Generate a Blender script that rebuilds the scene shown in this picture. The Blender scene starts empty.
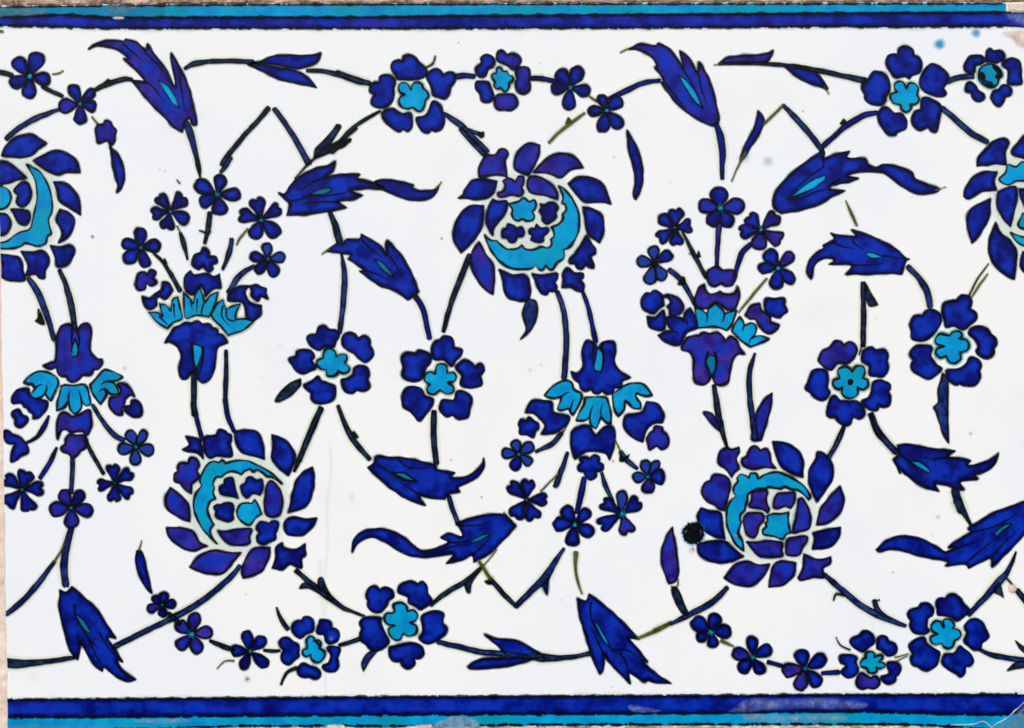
import bpy, math, random
from mathutils import Vector, noise
from mathutils.geometry import delaunay_2d_cdt
random.seed(7)
S = 0.0004                      # metres per design unit: the tile is about 0.41 m x 0.29 m
W, H = 1024.0, 728.0

# ------------------------------------------------------------------ camera, sky, sun, exposure
scene = bpy.context.scene
cam_d = bpy.data.cameras.new('camera'); cam = bpy.data.objects.new('camera', cam_d)
scene.collection.objects.link(cam); scene.camera = cam
cam_d.lens = 100; cam_d.sensor_width = 36; cam_d.clip_start = 0.01; cam_d.clip_end = 100
cam.location = (0, -(W * S) * 100 / 36, 0); cam.rotation_euler = (math.radians(90), 0, 0)
world = bpy.data.worlds.new('World'); scene.world = world; world.use_nodes = True
wn = world.node_tree.nodes; wl = world.node_tree.links
sky = wn.new('ShaderNodeTexSky'); sky.sky_type = 'NISHITA'; sky.sun_disc = False
SUN_EL, SUN_AZ = math.radians(48), math.radians(205)   # azimuth clockwise from +Y: behind the camera, slightly left
sky.sun_elevation = SUN_EL; sky.sun_rotation = SUN_AZ; sky.air_density = 1.0; sky.dust_density = 3.0
wl.new(sky.outputs[0], wn['Background'].inputs[0]); wn['Background'].inputs[1].default_value = 0.12
sd = bpy.data.lights.new('sun', 'SUN'); sun = bpy.data.objects.new('sun', sd); scene.collection.objects.link(sun)
sd.energy = 1.5; sd.angle = math.radians(14); sd.color = (1.0, 0.93, 0.85)
dirv = Vector((math.sin(SUN_AZ) * math.cos(SUN_EL), math.cos(SUN_AZ) * math.cos(SUN_EL), math.sin(SUN_EL)))
sun.rotation_euler = dirv.to_track_quat('Z', 'Y').to_euler(); sun.location = dirv * 3
scene.view_settings.view_transform = 'Standard'; scene.view_settings.look = 'None'
scene.view_settings.gamma = 1; scene.view_settings.exposure = 0.62
scene.render.engine = 'CYCLES'; scene.cycles.transparent_max_bounces = 24
scene.render.resolution_x = 1024; scene.render.resolution_y = 728
scene.cycles.filter_width = 1.6

# ------------------------------------------------------------------ materials
def lin(r, g, b):
    f = lambda c: (c / 255 / 12.92) if c / 255 <= .04045 else ((c / 255 + .055) / 1.055) ** 2.4
    return (f(r), f(g), f(b), 1)
class NT:
    def __init__(s, name):
        s.m = bpy.data.materials.new(name); s.m.use_nodes = True
        s.t = s.m.node_tree; s.n = s.t.nodes; s.bs = s.n['Principled BSDF']; s.out = s.n['Material Output']
    def link(s, a, b): s.t.links.new(a, b)
    def noise(s, scale, det=3, rough=.55, vec=None):
        n = s.n.new('ShaderNodeTexNoise'); n.inputs['Scale'].default_value = scale
        n.inputs['Detail'].default_value = det; n.inputs['Roughness'].default_value = rough
        if vec is None:
            tc = s.n.new('ShaderNodeTexCoord'); vec = tc.outputs['Object']
        s.link(vec, n.inputs['Vector']); return n.outputs[0]
    def stretched(s, sx, sz, rot=0.0):
        tc = s.n.new('ShaderNodeTexCoord'); mp = s.n.new('ShaderNodeMapping')
        mp.inputs['Scale'].default_value = (sx, 1, sz); mp.inputs['Rotation'].default_value = (0, rot, 0)
        s.link(tc.outputs['Object'], mp.inputs[0]); return mp.outputs[0]
    def ramp(s, v, a, b, lo=0.0, hi=1.0):
        n = s.n.new('ShaderNodeMapRange'); n.inputs[1].default_value = a; n.inputs[2].default_value = b
        n.inputs[3].default_value = lo; n.inputs[4].default_value = hi; n.interpolation_type = 'SMOOTHSTEP'
        s.link(v, n.inputs[0]); return n.outputs[0]
    def mix(s, f, a, b, mode='MIX'):
        n = s.n.new('ShaderNodeMix'); n.data_type = 'RGBA'; n.blend_type = mode
        for i, v in ((0, f), (6, a), (7, b)):
            if isinstance(v, (int, float, tuple)): n.inputs[i].default_value = v
            else: s.link(v, n.inputs[i])
        return n.outputs[2]
    def math(s, op, a, b):
        n = s.n.new('ShaderNodeMath'); n.operation = op
        for i, v in ((0, a), (1, b)):
            if isinstance(v, (int, float)): n.inputs[i].default_value = v
            else: s.link(v, n.inputs[i])
        return n.outputs[0]
    def attr(s, name):
        n = s.n.new('ShaderNodeAttribute'); n.attribute_name = name; return n.outputs['Fac']
    def bump(s, h, st, dist=.0004):
        n = s.n.new('ShaderNodeBump'); n.inputs['Strength'].default_value = st; n.inputs['Distance'].default_value = dist
        s.link(h, n.inputs['Height']); s.link(n.outputs[0], s.bs.inputs['Normal'])
    def col(s, c):
        if isinstance(c, tuple): s.bs.inputs['Base Color'].default_value = c
        else: s.link(c, s.bs.inputs['Base Color'])
    def alpha(s, a): s.link(a, s.bs.inputs['Alpha'])
def glaze(t, rough=.16):
    t.bs.inputs['Roughness'].default_value = rough; t.bs.inputs['IOR'].default_value = 1.45; t.bs.inputs['Specular IOR Level'].default_value = .12
    t.bump(t.noise(190, 3), .10, .0005)
M = {}
# white tin glaze with faint cool and warm clouds and pin specks
t = NT('white_glaze'); a = t.noise(9, 4); b = t.noise(1500, 2); c = t.noise(26, 5, .6)
x = t.mix(t.ramp(a, .38, .62), lin(224, 230, 235), lin(229, 233, 233))
x = t.mix(t.ramp(c, .52, .78, 0, .35), x, lin(212, 219, 225))
x = t.mix(t.ramp(b, .75, .80, 0, .22), x, lin(120, 110, 120))
t.col(x); glaze(t, .14); M['white'] = t.m
# cobalt
def cobalt(name, mid, light, dark, edge):
    t = NT(name); n1 = t.noise(150, 3, .5); n2 = t.noise(70, 3); n3 = t.noise(300, 3, .6, t.stretched(1, .28, .7))
    rim = t.attr('rim'); tone = t.attr('tone')
    x = t.mix(t.ramp(n1, .40, .68), mid, light)
    x = t.mix(t.ramp(n3, .50, .74, 0, .5), x, dark)
    x = t.mix(t.ramp(n2, .50, .68, 0, .5), x, dark)
    pu = t.mix(t.ramp(n1, .35, .7), lin(36, 14, 100), lin(62, 44, 142))
    pf = t.math('MULTIPLY', t.ramp(tone, 0, 1), t.ramp(n2, .25, .6, .45, 1.0))
    x = t.mix(pf, x, pu)
    x = t.mix(t.math('MULTIPLY', t.ramp(tone, 0, -1), .8), x, lin(5, 0, 70))
    x = t.mix(t.ramp(tone, -1.0001, -2, 0, .8), x, lin(30, 62, 150))
    hl = t.math('MULTIPLY', t.ramp(rim, 1.8, 5.0), t.ramp(t.noise(120, 2), .38, .64, .1, .9))
    x = t.mix(hl, x, lin(8, 46, 168))
    x = t.mix(t.ramp(rim, 0.2, 2.3, .92, 0), x, edge)
    t.col(x); t.alpha(t.attr('a')); glaze(t); return t.m
M['c'] = cobalt('cobalt_glaze', lin(0, 5, 96), lin(3, 32, 150), lin(0, 0, 68), lin(3, 5, 34))
# turquoise
t = NT('turquoise_glaze'); n1 = t.noise(120, 4); n2 = t.noise(420, 3); rim = t.attr('rim'); tone = t.attr('tone')
x = t.mix(t.ramp(n1, .35, .65), lin(0, 128, 190), lin(2, 158, 210))
x = t.mix(t.ramp(t.noise(60, 2), .50, .66, 0, .6), x, lin(0, 140, 158))
x = t.mix(t.math('MULTIPLY', t.ramp(tone, 0, 1), .8), x, lin(10, 92, 112))
x = t.mix(t.ramp(rim, .2, 2.0, .42, 0), x, lin(0, 72, 92))
t.col(x); t.alpha(t.attr('a')); glaze(t); M['t'] = t.m
# black-green outline pigment, broken where the brush ran dry
t = NT('ink_glaze'); n1 = t.noise(260, 4, .6); rim = t.attr('rim'); tone = t.attr('tone')
x = t.mix(t.ramp(n1, .42, .66, 0, .8), lin(2, 6, 18), lin(12, 22, 22))
x = t.mix(t.ramp(tone, 0, 1), x, t.mix(t.ramp(n1, .3, .7), lin(44, 46, 14), lin(92, 94, 36)))
t.col(x); t.alpha(t.math('MULTIPLY', t.attr('a'), t.ramp(n1, .30, .48, .55, 1.0))); glaze(t); M['k'] = t.m
# stem wash
t = NT('stem_glaze'); n1 = t.noise(330, 4, .6); n2 = t.noise(60, 2); tone = t.attr('tone')
x = t.mix(t.ramp(n1, .38, .66), lin(8, 22, 84), lin(34, 62, 124))
x = t.mix(t.ramp(n2, .46, .62, 0, .7), x, lin(6, 14, 62))
x = t.mix(t.ramp(tone, 0, 1), x, t.mix(t.ramp(n1, .4, .68), lin(6, 16, 44), lin(30, 52, 84)))
t.col(x); t.alpha(t.attr('a')); glaze(t); M['s'] = t.m
# pale celadon bleed that surrounds each brush line
t = NT('bleed_glaze'); tone = t.attr('tone')
x = t.mix(t.ramp(tone, 0, 1), lin(192, 203, 150), lin(206, 228, 226))
x = t.mix(t.ramp(tone, 1.0001, 2), x, lin(120, 205, 196))
t.col(x); t.alpha(t.attr('a')); glaze(t); M['h'] = t.m
# worn glaze, and one painted petal glint: speckled pale patches
t = NT('worn_or_glint_glaze'); n1 = t.noise(230, 4, .65); tone = t.attr('tone')
x = t.mix(t.ramp(tone, 0, 1), lin(120, 140, 206), lin(96, 138, 156))
x = t.mix(t.ramp(tone, 1.0001, 2), x, lin(128, 168, 188))
t.col(x); t.alpha(t.math('MULTIPLY', t.attr('a'), t.ramp(n1, .34, .72, .15, .85))); glaze(t, .35); M['w'] = t.m
# bare fritware body in chips
t = NT('bare_body'); n1 = t.noise(300, 5, .7)
x = t.mix(t.ramp(n1, .35, .65), lin(196, 176, 158), lin(226, 214, 200))
t.col(x); t.alpha(t.attr('a')); t.bs.inputs['Roughness'].default_value = .9; t.bump(n1, .5, .0006); M['b'] = t.m
# speck colours
t = NT('speck_glaze'); tone = t.attr('tone')
x = t.mix(t.ramp(tone, 0, 1), lin(20, 150, 205), lin(84, 78, 120))
x = t.mix(t.ramp(tone, 1.0001, 2), x, lin(176, 112, 100))
t.col(x); t.alpha(t.attr('a')); glaze(t); M['x'] = t.m
# mortar
def mortar(name, c1, c2, c3, sc=260):
    t = NT(name); n1 = t.noise(sc, 6, .7); n2 = t.noise(70, 4); n3 = t.noise(900, 3, .7)
    x = t.mix(t.ramp(n1, .35, .65), c1, c2); x = t.mix(t.ramp(n2, .45, .65, 0, .8), x, c3)
    x = t.mix(t.ramp(n3, .55, .75, 0, .5), x, lin(70, 56, 48))
    t.col(x); t.bs.inputs['Roughness'].default_value = .95; t.bump(n1, .8, .001); return t.m
M['m_top'] = mortar('mortar_brown', lin(92, 74, 62), lin(168, 142, 124), lin(216, 190, 168), 420)
M['m_left'] = mortar('plaster_pink', lin(214, 196, 182), lin(228, 212, 198), lin(206, 188, 176), 120)
M['m_bot'] = mortar('mortar_pale', lin(196, 170, 154), lin(232, 214, 202), lin(120, 112, 108), 420)
MATS = ['c', 't', 'k', 's', 'h', 'w', 'b', 'x']

# ------------------------------------------------------------------ mesh helpers
def edge_x(y): return -3.6 + 0.0158 * y + 0.35 * math.sin(y * .05) + .25 * math.sin(y * .17)
RIGHT = 1037.0
def P3(x, y, h):
    x = min(max(x, edge_x(y) + .2), RIGHT - .3); y = min(max(y, 2.2), 732)
    return ((x - W / 2) * S, -h * S, (H / 2 - y) * S)
def tag(o, label=None, cat=None, group=None, kind=None):
    for k, v in (('label', label), ('category', cat), ('group', group), ('kind', kind)):
        if v: o[k] = v
    return o
class Col:
    """collects painted patches of one part, then becomes ONE mesh"""
    def __init__(s, name, parent, label=None):
        s.name, s.parent, s.label = name, parent, label; s.v = []; s.f = []; s.fm = []; s.att = []; s.obj = None
    def add(s, verts, faces, mat, h, att):
        b = len(s.v); s.v += [P3(x, y, h) for x, y in verts]; s.att += att
        mi = MATS.index(mat)
        for f in faces:
            p = [s.v[b + i] for i in f]
            ar = 0
            for i in range(len(p)):
                q, r = p[i], p[(i + 1) % len(p)]; ar += q[0] * r[2] - r[0] * q[2]
            if abs(ar) < 1e-12: continue
            ids = [b + i for i in f]
            if ar < 0: ids.reverse()
            s.f.append(ids); s.fm.append(mi)
    def build(s):
        me = bpy.data.meshes.new(s.name); me.from_pydata(s.v, [], s.f)
        used = sorted(set(s.fm)); 
        for i in used: me.materials.append(M[MATS[i]])
        mp = {u: k for k, u in enumerate(used)}
        for p, i in zip(me.polygons, s.fm): p.material_index = mp[i]; p.use_smooth = True
        for k, n in enumerate(('rim', 'tone', 'a')):
            at = me.attributes.new(n, 'FLOAT', 'POINT'); at.data.foreach_set('value', [w[k] for w in s.att])
        me.update(); return me
counter = [0]
PARTS = []
cur = [None]; org = [0, 0, 4.855]
def part(name, label=None):
    c = Col(name, None, label); c.children = []; PARTS.append(c); cur[0] = c; return c
def sub(name, label=None):
    p = PARTS[-1]; c = Col(name, p, label); p.children.append(c); cur[0] = c; return c
def back(): cur[0] = PARTS[-1]
def crop(x, y, k=4.855): org[0], org[1], org[2] = x, y, k
def parse(txt):
    out = []
    for q in txt.split(','):
        q = q.strip(); cn = q.endswith('!'); v = [float(z) for z in q.rstrip('!').split()]
        out.append((org[0] + v[0] / org[2], org[1] + v[1] / org[2], cn, (v[2] / org[2] if len(v) > 2 else 0)))
    return out
def crom(p0, p1, p2, p3, n):
    r = []
    for i in range(n):
        t = i / n; t2 = t * t; t3 = t2 * t
        r.append(tuple(.5 * (2 * p1[k] + (p2[k] - p0[k]) * t + (2 * p0[k] - 5 * p1[k] + 4 * p2[k] - p3[k]) * t2 + (3 * p1[k] - p0[k] - 3 * p2[k] + p3[k]) * t3) for k in range(len(p1))))
    return r
def smooth(pts, closed, step=1.3):
    n = len(pts); out = []; P = [(p[0], p[1], p[3]) for p in pts]; C = [p[2] for p in pts]
    m = n if closed else n - 1
    for i in range(m):
        j = (i + 1) % n; a, b = P[i], P[j]
        if closed: p0 = P[i - 1]; p3 = P[(i + 2) % n]
        else: p0 = P[max(i - 1, 0)]; p3 = P[min(i + 2, n - 1)]
        if C[i]: p0 = tuple(2 * a[k] - b[k] for k in range(3)); p0 = tuple((p0[k] + a[k]) / 2 for k in range(3))
        if C[j]: p3 = tuple(1.5 * b[k] - .5 * a[k] for k in range(3))
        L = math.hypot(b[0] - a[0], b[1] - a[1]); k = max(1, int(L / step + .5))
        out += crom(p0, a, b, p3, k)
    if not closed: out.append(P[-1])
    # hand wobble, well under the brush width
    o2 = []
    for x, y, w in out:
        d = noise.noise_vector(Vector((x * .11, y * .11, 3.1)))
        o2.append((x + d.x * .35, y + d.y * .35, w))
    return o2
def area(p): return sum(p[i][0] * p[(i + 1) % len(p)][1] - p[(i + 1) % len(p)][0] * p[i][1] for i in range(len(p))) / 2
def inside(x, y, p):
    c = False; n = len(p); j = n - 1
    for i in range(n):
        if (p[i][1] > y) != (p[j][1] > y) and x < (p[j][0] - p[i][0]) * (y - p[i][1]) / (p[j][1] - p[i][1]) + p[i][0]: c = not c
        j = i
    return c
def dist(x, y, p):
    m = 1e9; n = len(p)
    for i in range(n):
        ax, ay = p[i][0], p[i][1]; bx, by = p[(i + 1) % n][0], p[(i + 1) % n][1]
        dx, dy = bx - ax, by - ay; l = dx * dx + dy * dy + 1e-9
        t = max(0, min(1, ((x - ax) * dx + (y - ay) * dy) / l)); q = (ax + t * dx - x) ** 2 + (ay + t * dy - y) ** 2
        if q < m: m = q
    return math.sqrt(m)
def ribbon(pl, closed, prof, mat, h, tone=0.0, widths=None, vary=.25, sgn=1, fade=False):
    """prof: list of (offset, alpha, rim); offset is scaled by the local width if widths is given"""
    n = len(pl); V = []; A = []; F = []; k = len(prof)
    for i in range(n):
        a = pl[i - 1] if (closed or i) else pl[0]; b = pl[(i + 1) % n] if (closed or i < n - 1) else pl[-1]
        dx, dy = b[0] - a[0], b[1] - a[1]; l = math.hypot(dx, dy) + 1e-9; nx, ny = dy / l * sgn, -dx / l * sgn
        w = widths[i] if widths else 1 + vary * noise.noise(Vector((pl[i][0] * .10, pl[i][1] * .10, 9.0))) * 1.9
        for o, al, r in prof:
            V.append((pl[i][0] + nx * o * w, pl[i][1] + ny * o * w)); A.append((r, tone, al))
    m = n if closed else n - 1
    for i in range(m):
        j = (i + 1) % n
        for q in range(k - 1): F.append((i * k + q, i * k + q + 1, j * k + q + 1, j * k + q))
    cur[0].add(V, F, mat, h, A)
def ground(txt):
    """cream-green bleed that lies between the petals of the big flowers"""
    counter[0] += 1; pl = smooth(parse(txt), True, 3.0); poly = [(p[0], p[1]) for p in pl]; n = len(poly); cx = sum(p[0] for p in poly) / n; cy = sum(p[1] for p in poly) / n
    V = [(cx, cy)]; A = [(0, 0.62, .42)]
    for q, a in ((.78, .38), (.9, .22), (1.02, 0)):
        for x, y in poly: V.append((cx + (x - cx) * q, cy + (y - cy) * q)); A.append((0, .62, a))
    Fc = [(0, 1 + i, 1 + (i + 1) % n) for i in range(n)]
    for k in range(2):
        for i in range(n): j = (i + 1) % n; Fc.append((1 + k * n + i, 1 + k * n + j, 1 + (k + 1) * n + j, 1 + (k + 1) * n + i))
    cur[0].add(V, Fc, 'h', .03, A)
TONES = {'c': ('c', 0), 'p': ('c', 1), 'q': ('c', .55), 'd': ('c', -1), 'l': ('c', -2), 'e': ('c', -.5), 't': ('t', 0), 'u': ('t', 1),
         'k': ('k', 0), 'g': ('k', 1), 's': ('s', 0), 'n': ('s', 1), 'w': ('w', 0), 'v': ('w', 1), 'y': ('w', 2), 'b': ('b', 0)}
def F(col, txt, ow=1.0, halo=1.0, soft=0, pts=None, ring=None):
    mat, tone = TONES[col]; counter[0] += 1; dz = (counter[0] % 8) * .02
    if mat == 'c' and tone > -1.5: tone += random.uniform(-.6, .2) if tone == 0 else random.uniform(-.1, .15) if tone > 0 else random.uniform(0, .3)
    if mat == 't': tone += random.uniform(0, .35)
    pl = pts if pts else smooth(parse(txt), True)
    if area(pl) < 0: pl = pl[::-1]
    poly = [(p[0], p[1]) for p in pl]; n = len(poly)
    xs = [p[0] for p in poly]; ys = [p[1] for p in poly]
    st = 1.7 if (max(xs) - min(xs)) * (max(ys) - min(ys)) < 5000 else 2.2
    ip = []; y = min(ys) + .6; r = 0
    while y < max(ys):
        x = min(xs) + .4 + (r % 2) * st / 2
        while x < max(xs):
            if inside(x, y, poly):
                d = dist(x, y, poly)
                if d > .75: ip.append((x, y, d))
            x += st
        y += st * .87; r += 1
    res = delaunay_2d_cdt([Vector(p) for p in poly] + [Vector(p[:2]) for p in ip], [], [list(range(n))], 1, 1e-5)
    V = []; A = []
    for i, v in enumerate(res[0]):
        o = res[3][i]; k = o[0] if o else -1
        d = 0 if k < n else ip[k - n][2]
        if k < 0: d = 0
        al = 1.0
        if soft: al = min(1, d / soft)
        V.append((v.x, v.y)); A.append((d, tone, al))
    hh = {'c': .3, 't': .5, 'k': .67, 's': .4, 'w': .95, 'b': .95}[mat] + dz
    cur[0].add(V, [list(f) for f in res[2]], mat, hh, A)
    if soft: return
    if halo: ribbon(pl, True, [(-.4, 0, 0), (.3, .5 * halo, 0), (1.0, .36 * halo, 0), (1.9, 0, 0)], 'h', .08 + dz / 2, 0, sgn=1)
    if ring is not None: ribbon(pl, True, [(-.4, 0, 0), (.2, .72, 0), (2.2, .62, 0), (3.4, 0, 0)], 'h', .10 + dz / 2, max(ring, .5), sgn=1, vary=.15)
    if mat == 'c' and area(pl) > 30: ribbon(pl, True, [(-.5, 0, 9), (.3, .5, 9), (.9, .28, 9), (2.2, 0, 9)], 'c', .2 + dz / 2, -2, vary=.6)
    if ow: ribbon(pl, True, [(-1.35 * ow, 0, 0), (-.65 * ow, .85, 0), (.1, .97, 0), (.5 * ow, .8, 0), (1.1 * ow, 0, 0)], 'k', .7 + dz, 0, vary=.5)
def L(col, txt, halo=.8):
    """a brush stroke: x y width"""
    mat, tone = TONES[col]; counter[0] += 1; dz = (counter[0] % 8) * .02
    pl = smooth(parse(txt), False)
    ws = [max(.35, p[2] / 2) for p in pl]
    if col == 'k' and max(ws) > 1.6: mat, tone = TONES['n']
    # rounded ends
    def capped(pl, ws):
        a, b = pl[0], pl[1]; l = math.hypot(a[0] - b[0], a[1] - b[1]) + 1e-9; w = ws[0]
        pre = [(a[0] + (a[0] - b[0]) / l * w * q, a[1] + (a[1] - b[1]) / l * w * q, 0) for q in (.75, .5)]
        return pre + pl, [w * .3, w * .75] + ws
    pl, ws = capped(pl, ws); pl, ws = pl[::-1], ws[::-1]; pl, ws = capped(pl, ws)
    if halo: ribbon(pl, False, [(-1.9, 0, 0), (-.9, .3 * halo, 0), (0, .3 * halo, 0), (.9, .3 * halo, 0), (1.9, 0, 0)], 'h', .08 + dz / 2, 0, widths=[w + .7 for w in ws])
    if mat in ('k',):
        ribbon(pl, False, [(-1.35, 0, 0), (-.7, .85, 0), (0, .95, 1), (.7, .85, 0), (1.35, 0, 0)], 'k', .7 + dz, tone, widths=[w * .95 for w in ws])
    else:
        ribbon(pl, False, [(-1.2, 0, 0), (-.7, 1, .8), (0, 1, 3), (.7, 1, .8), (1.2, 0, 0)], mat, (.3 if mat == 'c' else .4) + dz, tone, widths=ws)
        for sg in (-1, 1):
            if max(ws) > .9 and halo >= 0:
                e = [(p[0], p[1], 0) for p in pl]; n = len(e); q = []
                for i in range(n):
                    a = e[max(i - 1, 0)]; b = e[min(i + 1, n - 1)]; dx, dy = b[0] - a[0], b[1] - a[1]; l = math.hypot(dx, dy) + 1e-9
                    q.append((e[i][0] + dy / l * ws[i] * .85 * sg, e[i][1] - dx / l * ws[i] * .85 * sg, 0))
                ribbon(q, False, [(-.95, 0, 0), (-.35, .88, 0), (.35, .88, 0), (1.0, 0, 0)], 'k', .7 + dz, 0, vary=.5)
def K(txt, w=9, col='k'):
    """thin vein lines: several strokes separated by ;"""
    for s_ in txt.split(';'):
        q = [z.strip() for z in s_.split(',')]; n = len(q)
        L(col, ','.join('%s %g' % (z, w * (1.15 if i == 0 else .25 if i == n - 1 else .9)) for i, z in enumerate(q)), halo=0)
SH = {'r': [(.14, -.08), (.35, -.30), (.60, -.46), (.82, -.46), (.97, -.26), (1.01, 0), (.97, .26), (.82, .46), (.60, .46), (.35, .30), (.14, .08)],
      'h': [(.12, -.06), (.45, -.30), (.74, -.50), (.93, -.42), (.97, -.20), (.89, 0), (.99, .20), (.94, .40), (.72, .50), (.45, .30), (.12, .06)],
      'a': [(.12, -.06), (.5, -.30), (.86, -.52), (.98, -.30), (.92, -.05), (1.0, .15), (.88, .42), (.7, .44), (.45, .28), (.12, .06)]}
def petals(cx, cy, spec, dot='t', dr=18):
    """spec: 'col kind tipx tipy width, ...' in crop units"""
    ox, oy, k = org
    for q in spec.split(','):
        c, kd, tx, ty, w = q.split(); tx, ty, w = float(tx), float(ty), float(w)
        ux, uy = tx - cx, ty - cy
        l = math.hypot(ux, uy); vx, vy = -uy / l, ux / l
        pp = []
        for a, b in SH[kd]:
            a2 = a * (1 + random.uniform(-.03, .03)); b2 = b * .95 * (1 + random.uniform(-.08, .08)); a2 *= .965
            pp.append((ox + (cx + ux * a2 + vx * b2 * w) / k, oy + (cy + uy * a2 + vy * b2 * w) / k, False, 0))
        pp[0] = pp[0][:2] + (False, 0)
        F(c, None, 1.0, .9, pts=smooth(pp, True, 1.0))
    if dr:
        n = 9; pp = [(ox + (cx + dr * math.cos(i * 6.283 / n) * random.uniform(.8, 1.15)) / k, oy + (cy + dr * math.sin(i * 6.283 / n) * random.uniform(.8, 1.15)) / k, False, 0) for i in range(n)]
        F(dot, None, .55, .5, pts=smooth(pp, True, .8))
def lobes(cx, cy, tips, col='t', r=.36, ow=1.0, ring=0.0, valley=.60):
    """five or six lobed centre, tips in crop units"""
    ox, oy, k = org; T = [tuple(float(z) for z in q.split()) for q in tips.split(',')]
    T.sort(key=lambda p: math.atan2(p[1] - cy, p[0] - cx)); n = len(T); pp = []
    for i, (tx, ty) in enumerate(T):
        ux, uy = tx - cx, ty - cy; vx, vy = -uy, ux; r2 = r * (1 if n == 5 else .85)
        for a, b in ((.80, -r2), (.99, -r2 * .62), (1.03, 0), (.99, r2 * .62), (.80, r2)):
            pp.append((ox + (cx + ux * a + vx * b) / k, oy + (cy + uy * a + vy * b) / k, False, 0))
        nx, ny = T[(i + 1) % n]; mx, my = (tx + nx) / 2 - cx, (ty + ny) / 2 - cy; ml = math.hypot(mx, my); rr = (math.hypot(ux, uy) + math.hypot(nx - cx, ny - cy)) / 2 * valley
        pp.append((ox + (cx + mx / ml * rr) / k, oy + (cy + my / ml * rr) / k, True, 0))
    F(col, None, ow, .9, pts=smooth(pp, True, .9), ring=ring)
def speck(x, y, r, tone, al=.9):
    counter[0] += 1; n = 12; V = [(x, y)]; A = [(0, tone, al)]; Fc = []
    for ring, a in ((.3, al * .85), (.62, al * .32), (1, 0)):
        for i in range(n):
            V.append((x + r * ring * math.cos(i * 6.283 / n) * random.uniform(.85, 1.2), y + r * ring * math.sin(i * 6.283 / n) * random.uniform(.85, 1.2))); A.append((0, tone, a))
    for i in range(n):
        j = (i + 1) % n; Fc.append((0, 1 + i, 1 + j)); Fc.append((1 + i, 1 + n + i, 1 + n + j, 1 + j)); Fc.append((1 + n + i, 1 + 2 * n + i, 1 + 2 * n + j, 1 + n + j))
    cur[0].add(V, Fc, 'x', .25 + (counter[0] % 8) * .01, A)

# ================================================================== painted motifs (traced on the tile, grouped part by part)
# ---- top row, left
crop(0, 0)
part('flower', 'small five-petalled blue flower in the upper left corner')
petals(145, 370, 'c r 192 250 82, c r 68 280 74, c r 48 412 66, c r 140 478 74, d r 246 390 66', 't', 20)
part('stem'); L('k', '-20 350 20, 20 354 24, 58 366 22')
part('tendril'); L('g', '255 360 7, 285 356 9, 308 344 6')
part('stem'); L('k', '205 420 14, 250 442 18, 302 466 14')
part('flower', 'small blue flower hanging below the upper left corner flower')
petals(390, 505, 'c r 345 408 62, d r 456 434 52, d r 470 520 56, c r 388 602 66, q r 282 518 70', 'u', 14)
part('stem'); L('k', '455 440 16, 520 408 24, 600 384 22, 640 386 16'); F('k', '505 405,525 382!,545 398', .5)
part('stem'); L('s', '290 530 16, 180 572 26, 90 622 24, 32 674 22')
part('stem'); L('g', '445 565 8, 475 605 12')
part('bud', 'small purple knotted bud under the upper left flower')
F('q', '462 632,476 606,500 602,514 584,536 590,546 612,566 630,560 655,556 690,540 706,522 684,500 690,476 694,468 668')
part('leaf', 'narrow drop-shaped leaf below the purple bud')
crop(0, 130); F('e', '538 85!,570 115,592 155,605 200,602 245,588 285,566 304!,572 265,560 225,546 165')
L('c', '532 60 14, 538 90 14')
crop(0, 0)
part('leaf', 'large feathered leaf curling to the left at upper left')
F('q', '428 240!,465 212,530 194,600 198,606 188!,660 204,706 240,716 212!,756 268,806 340,852 420,832 300,830 256!,862 308,892 362,922 440,938 510,956 590!,952 608,932 604,922 575,898 590,884 640!,850 622,800 570,730 500,680 440,640 392!,704 398,660 340,600 285!,622 282,566 240,500 224,462 222')
F('t', '768 390!,815 418,850 470,872 525!,838 500,800 445', .6)
K('600 215,640 250,700 300; 640 392,700 396,750 430,800 500; 868 330,880 430,900 540; 700 250,770 320,840 420')
part('stem'); L('s', '905 600 34, 925 650 34, 945 728 26, 965 800 18, 970 830 10')
crop(170, 0)
part('stem'); L('n', '70 332 10, 120 308 26, 200 298 20, 300 295 20, 400 300 22')
part('leaf', 'forked leaf at the top of the field, left of centre')
F('c', '385 306!,440 298,490 274,580 266,680 268,731 256!,718 295,668 322,604 332,540 318,450 306')
F('c', '378 312!,440 312,540 330,620 346,672 378,712 426!,640 408,540 388,460 350')
part('stem'); L('n', '665 342 16, 740 345 20, 830 365 26, 920 396 28, 962 400 22')
part('stem'); L('n', '478 524 22, 420 592 20, 350 670 22, 270 768 22, 250 800 14')
part('stem'); L('s', '508 530 24, 560 600 24, 610 680 26, 655 760 30, 672 790 30')
crop(340, 0)
part('tendril'); L('k', '420 326 8, 450 308 12, 463 270 8')
part('stem'); L('c', '560 372 24, 600 366 26, 650 370 22')
part('stem'); L('k', '195 538 8, 120 582 14, 60 622 18, 0 692 24, -40 735 28'); F('k', '10 690,50 674!,30 705,0 720', .5)
part('leaf', 'small spiky twig leaf above the long feathered leaf')
crop(260, 130)
F('n', '374 -24!,392 -18,372 20,345 62,330 110,262 130!,272 90,310 50')
F('n', '440 42!,440 52,395 82,345 110,262 134!,300 100,370 60,400 52')
L('k', '470 -10 14, 400 50 12, 330 108 12, 260 142 14, 210 190 12, 168 236 6')
crop(340, 0)
part('stem'); L('s', '505 552 20, 580 602 28, 650 672 26, 712 735 26'); L('s', '600 624 16, 655 642 18, 688 655 20')
F('k', '670 645,700 640!,698 662,680 668', .4)
crop(430, 130); L('s', '150 -5 22, 210 60 26, 268 122 26')
crop(340, 0)
part('stem'); L('k', '-12 350 18, 60 380 26, 142 404 22')
part('stem'); L('c', '925 380 18, 985 380 24')
crop(510, 0)
part('stem'); L('c', '105 378 18, 160 382 24, 228 398 20')
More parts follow.
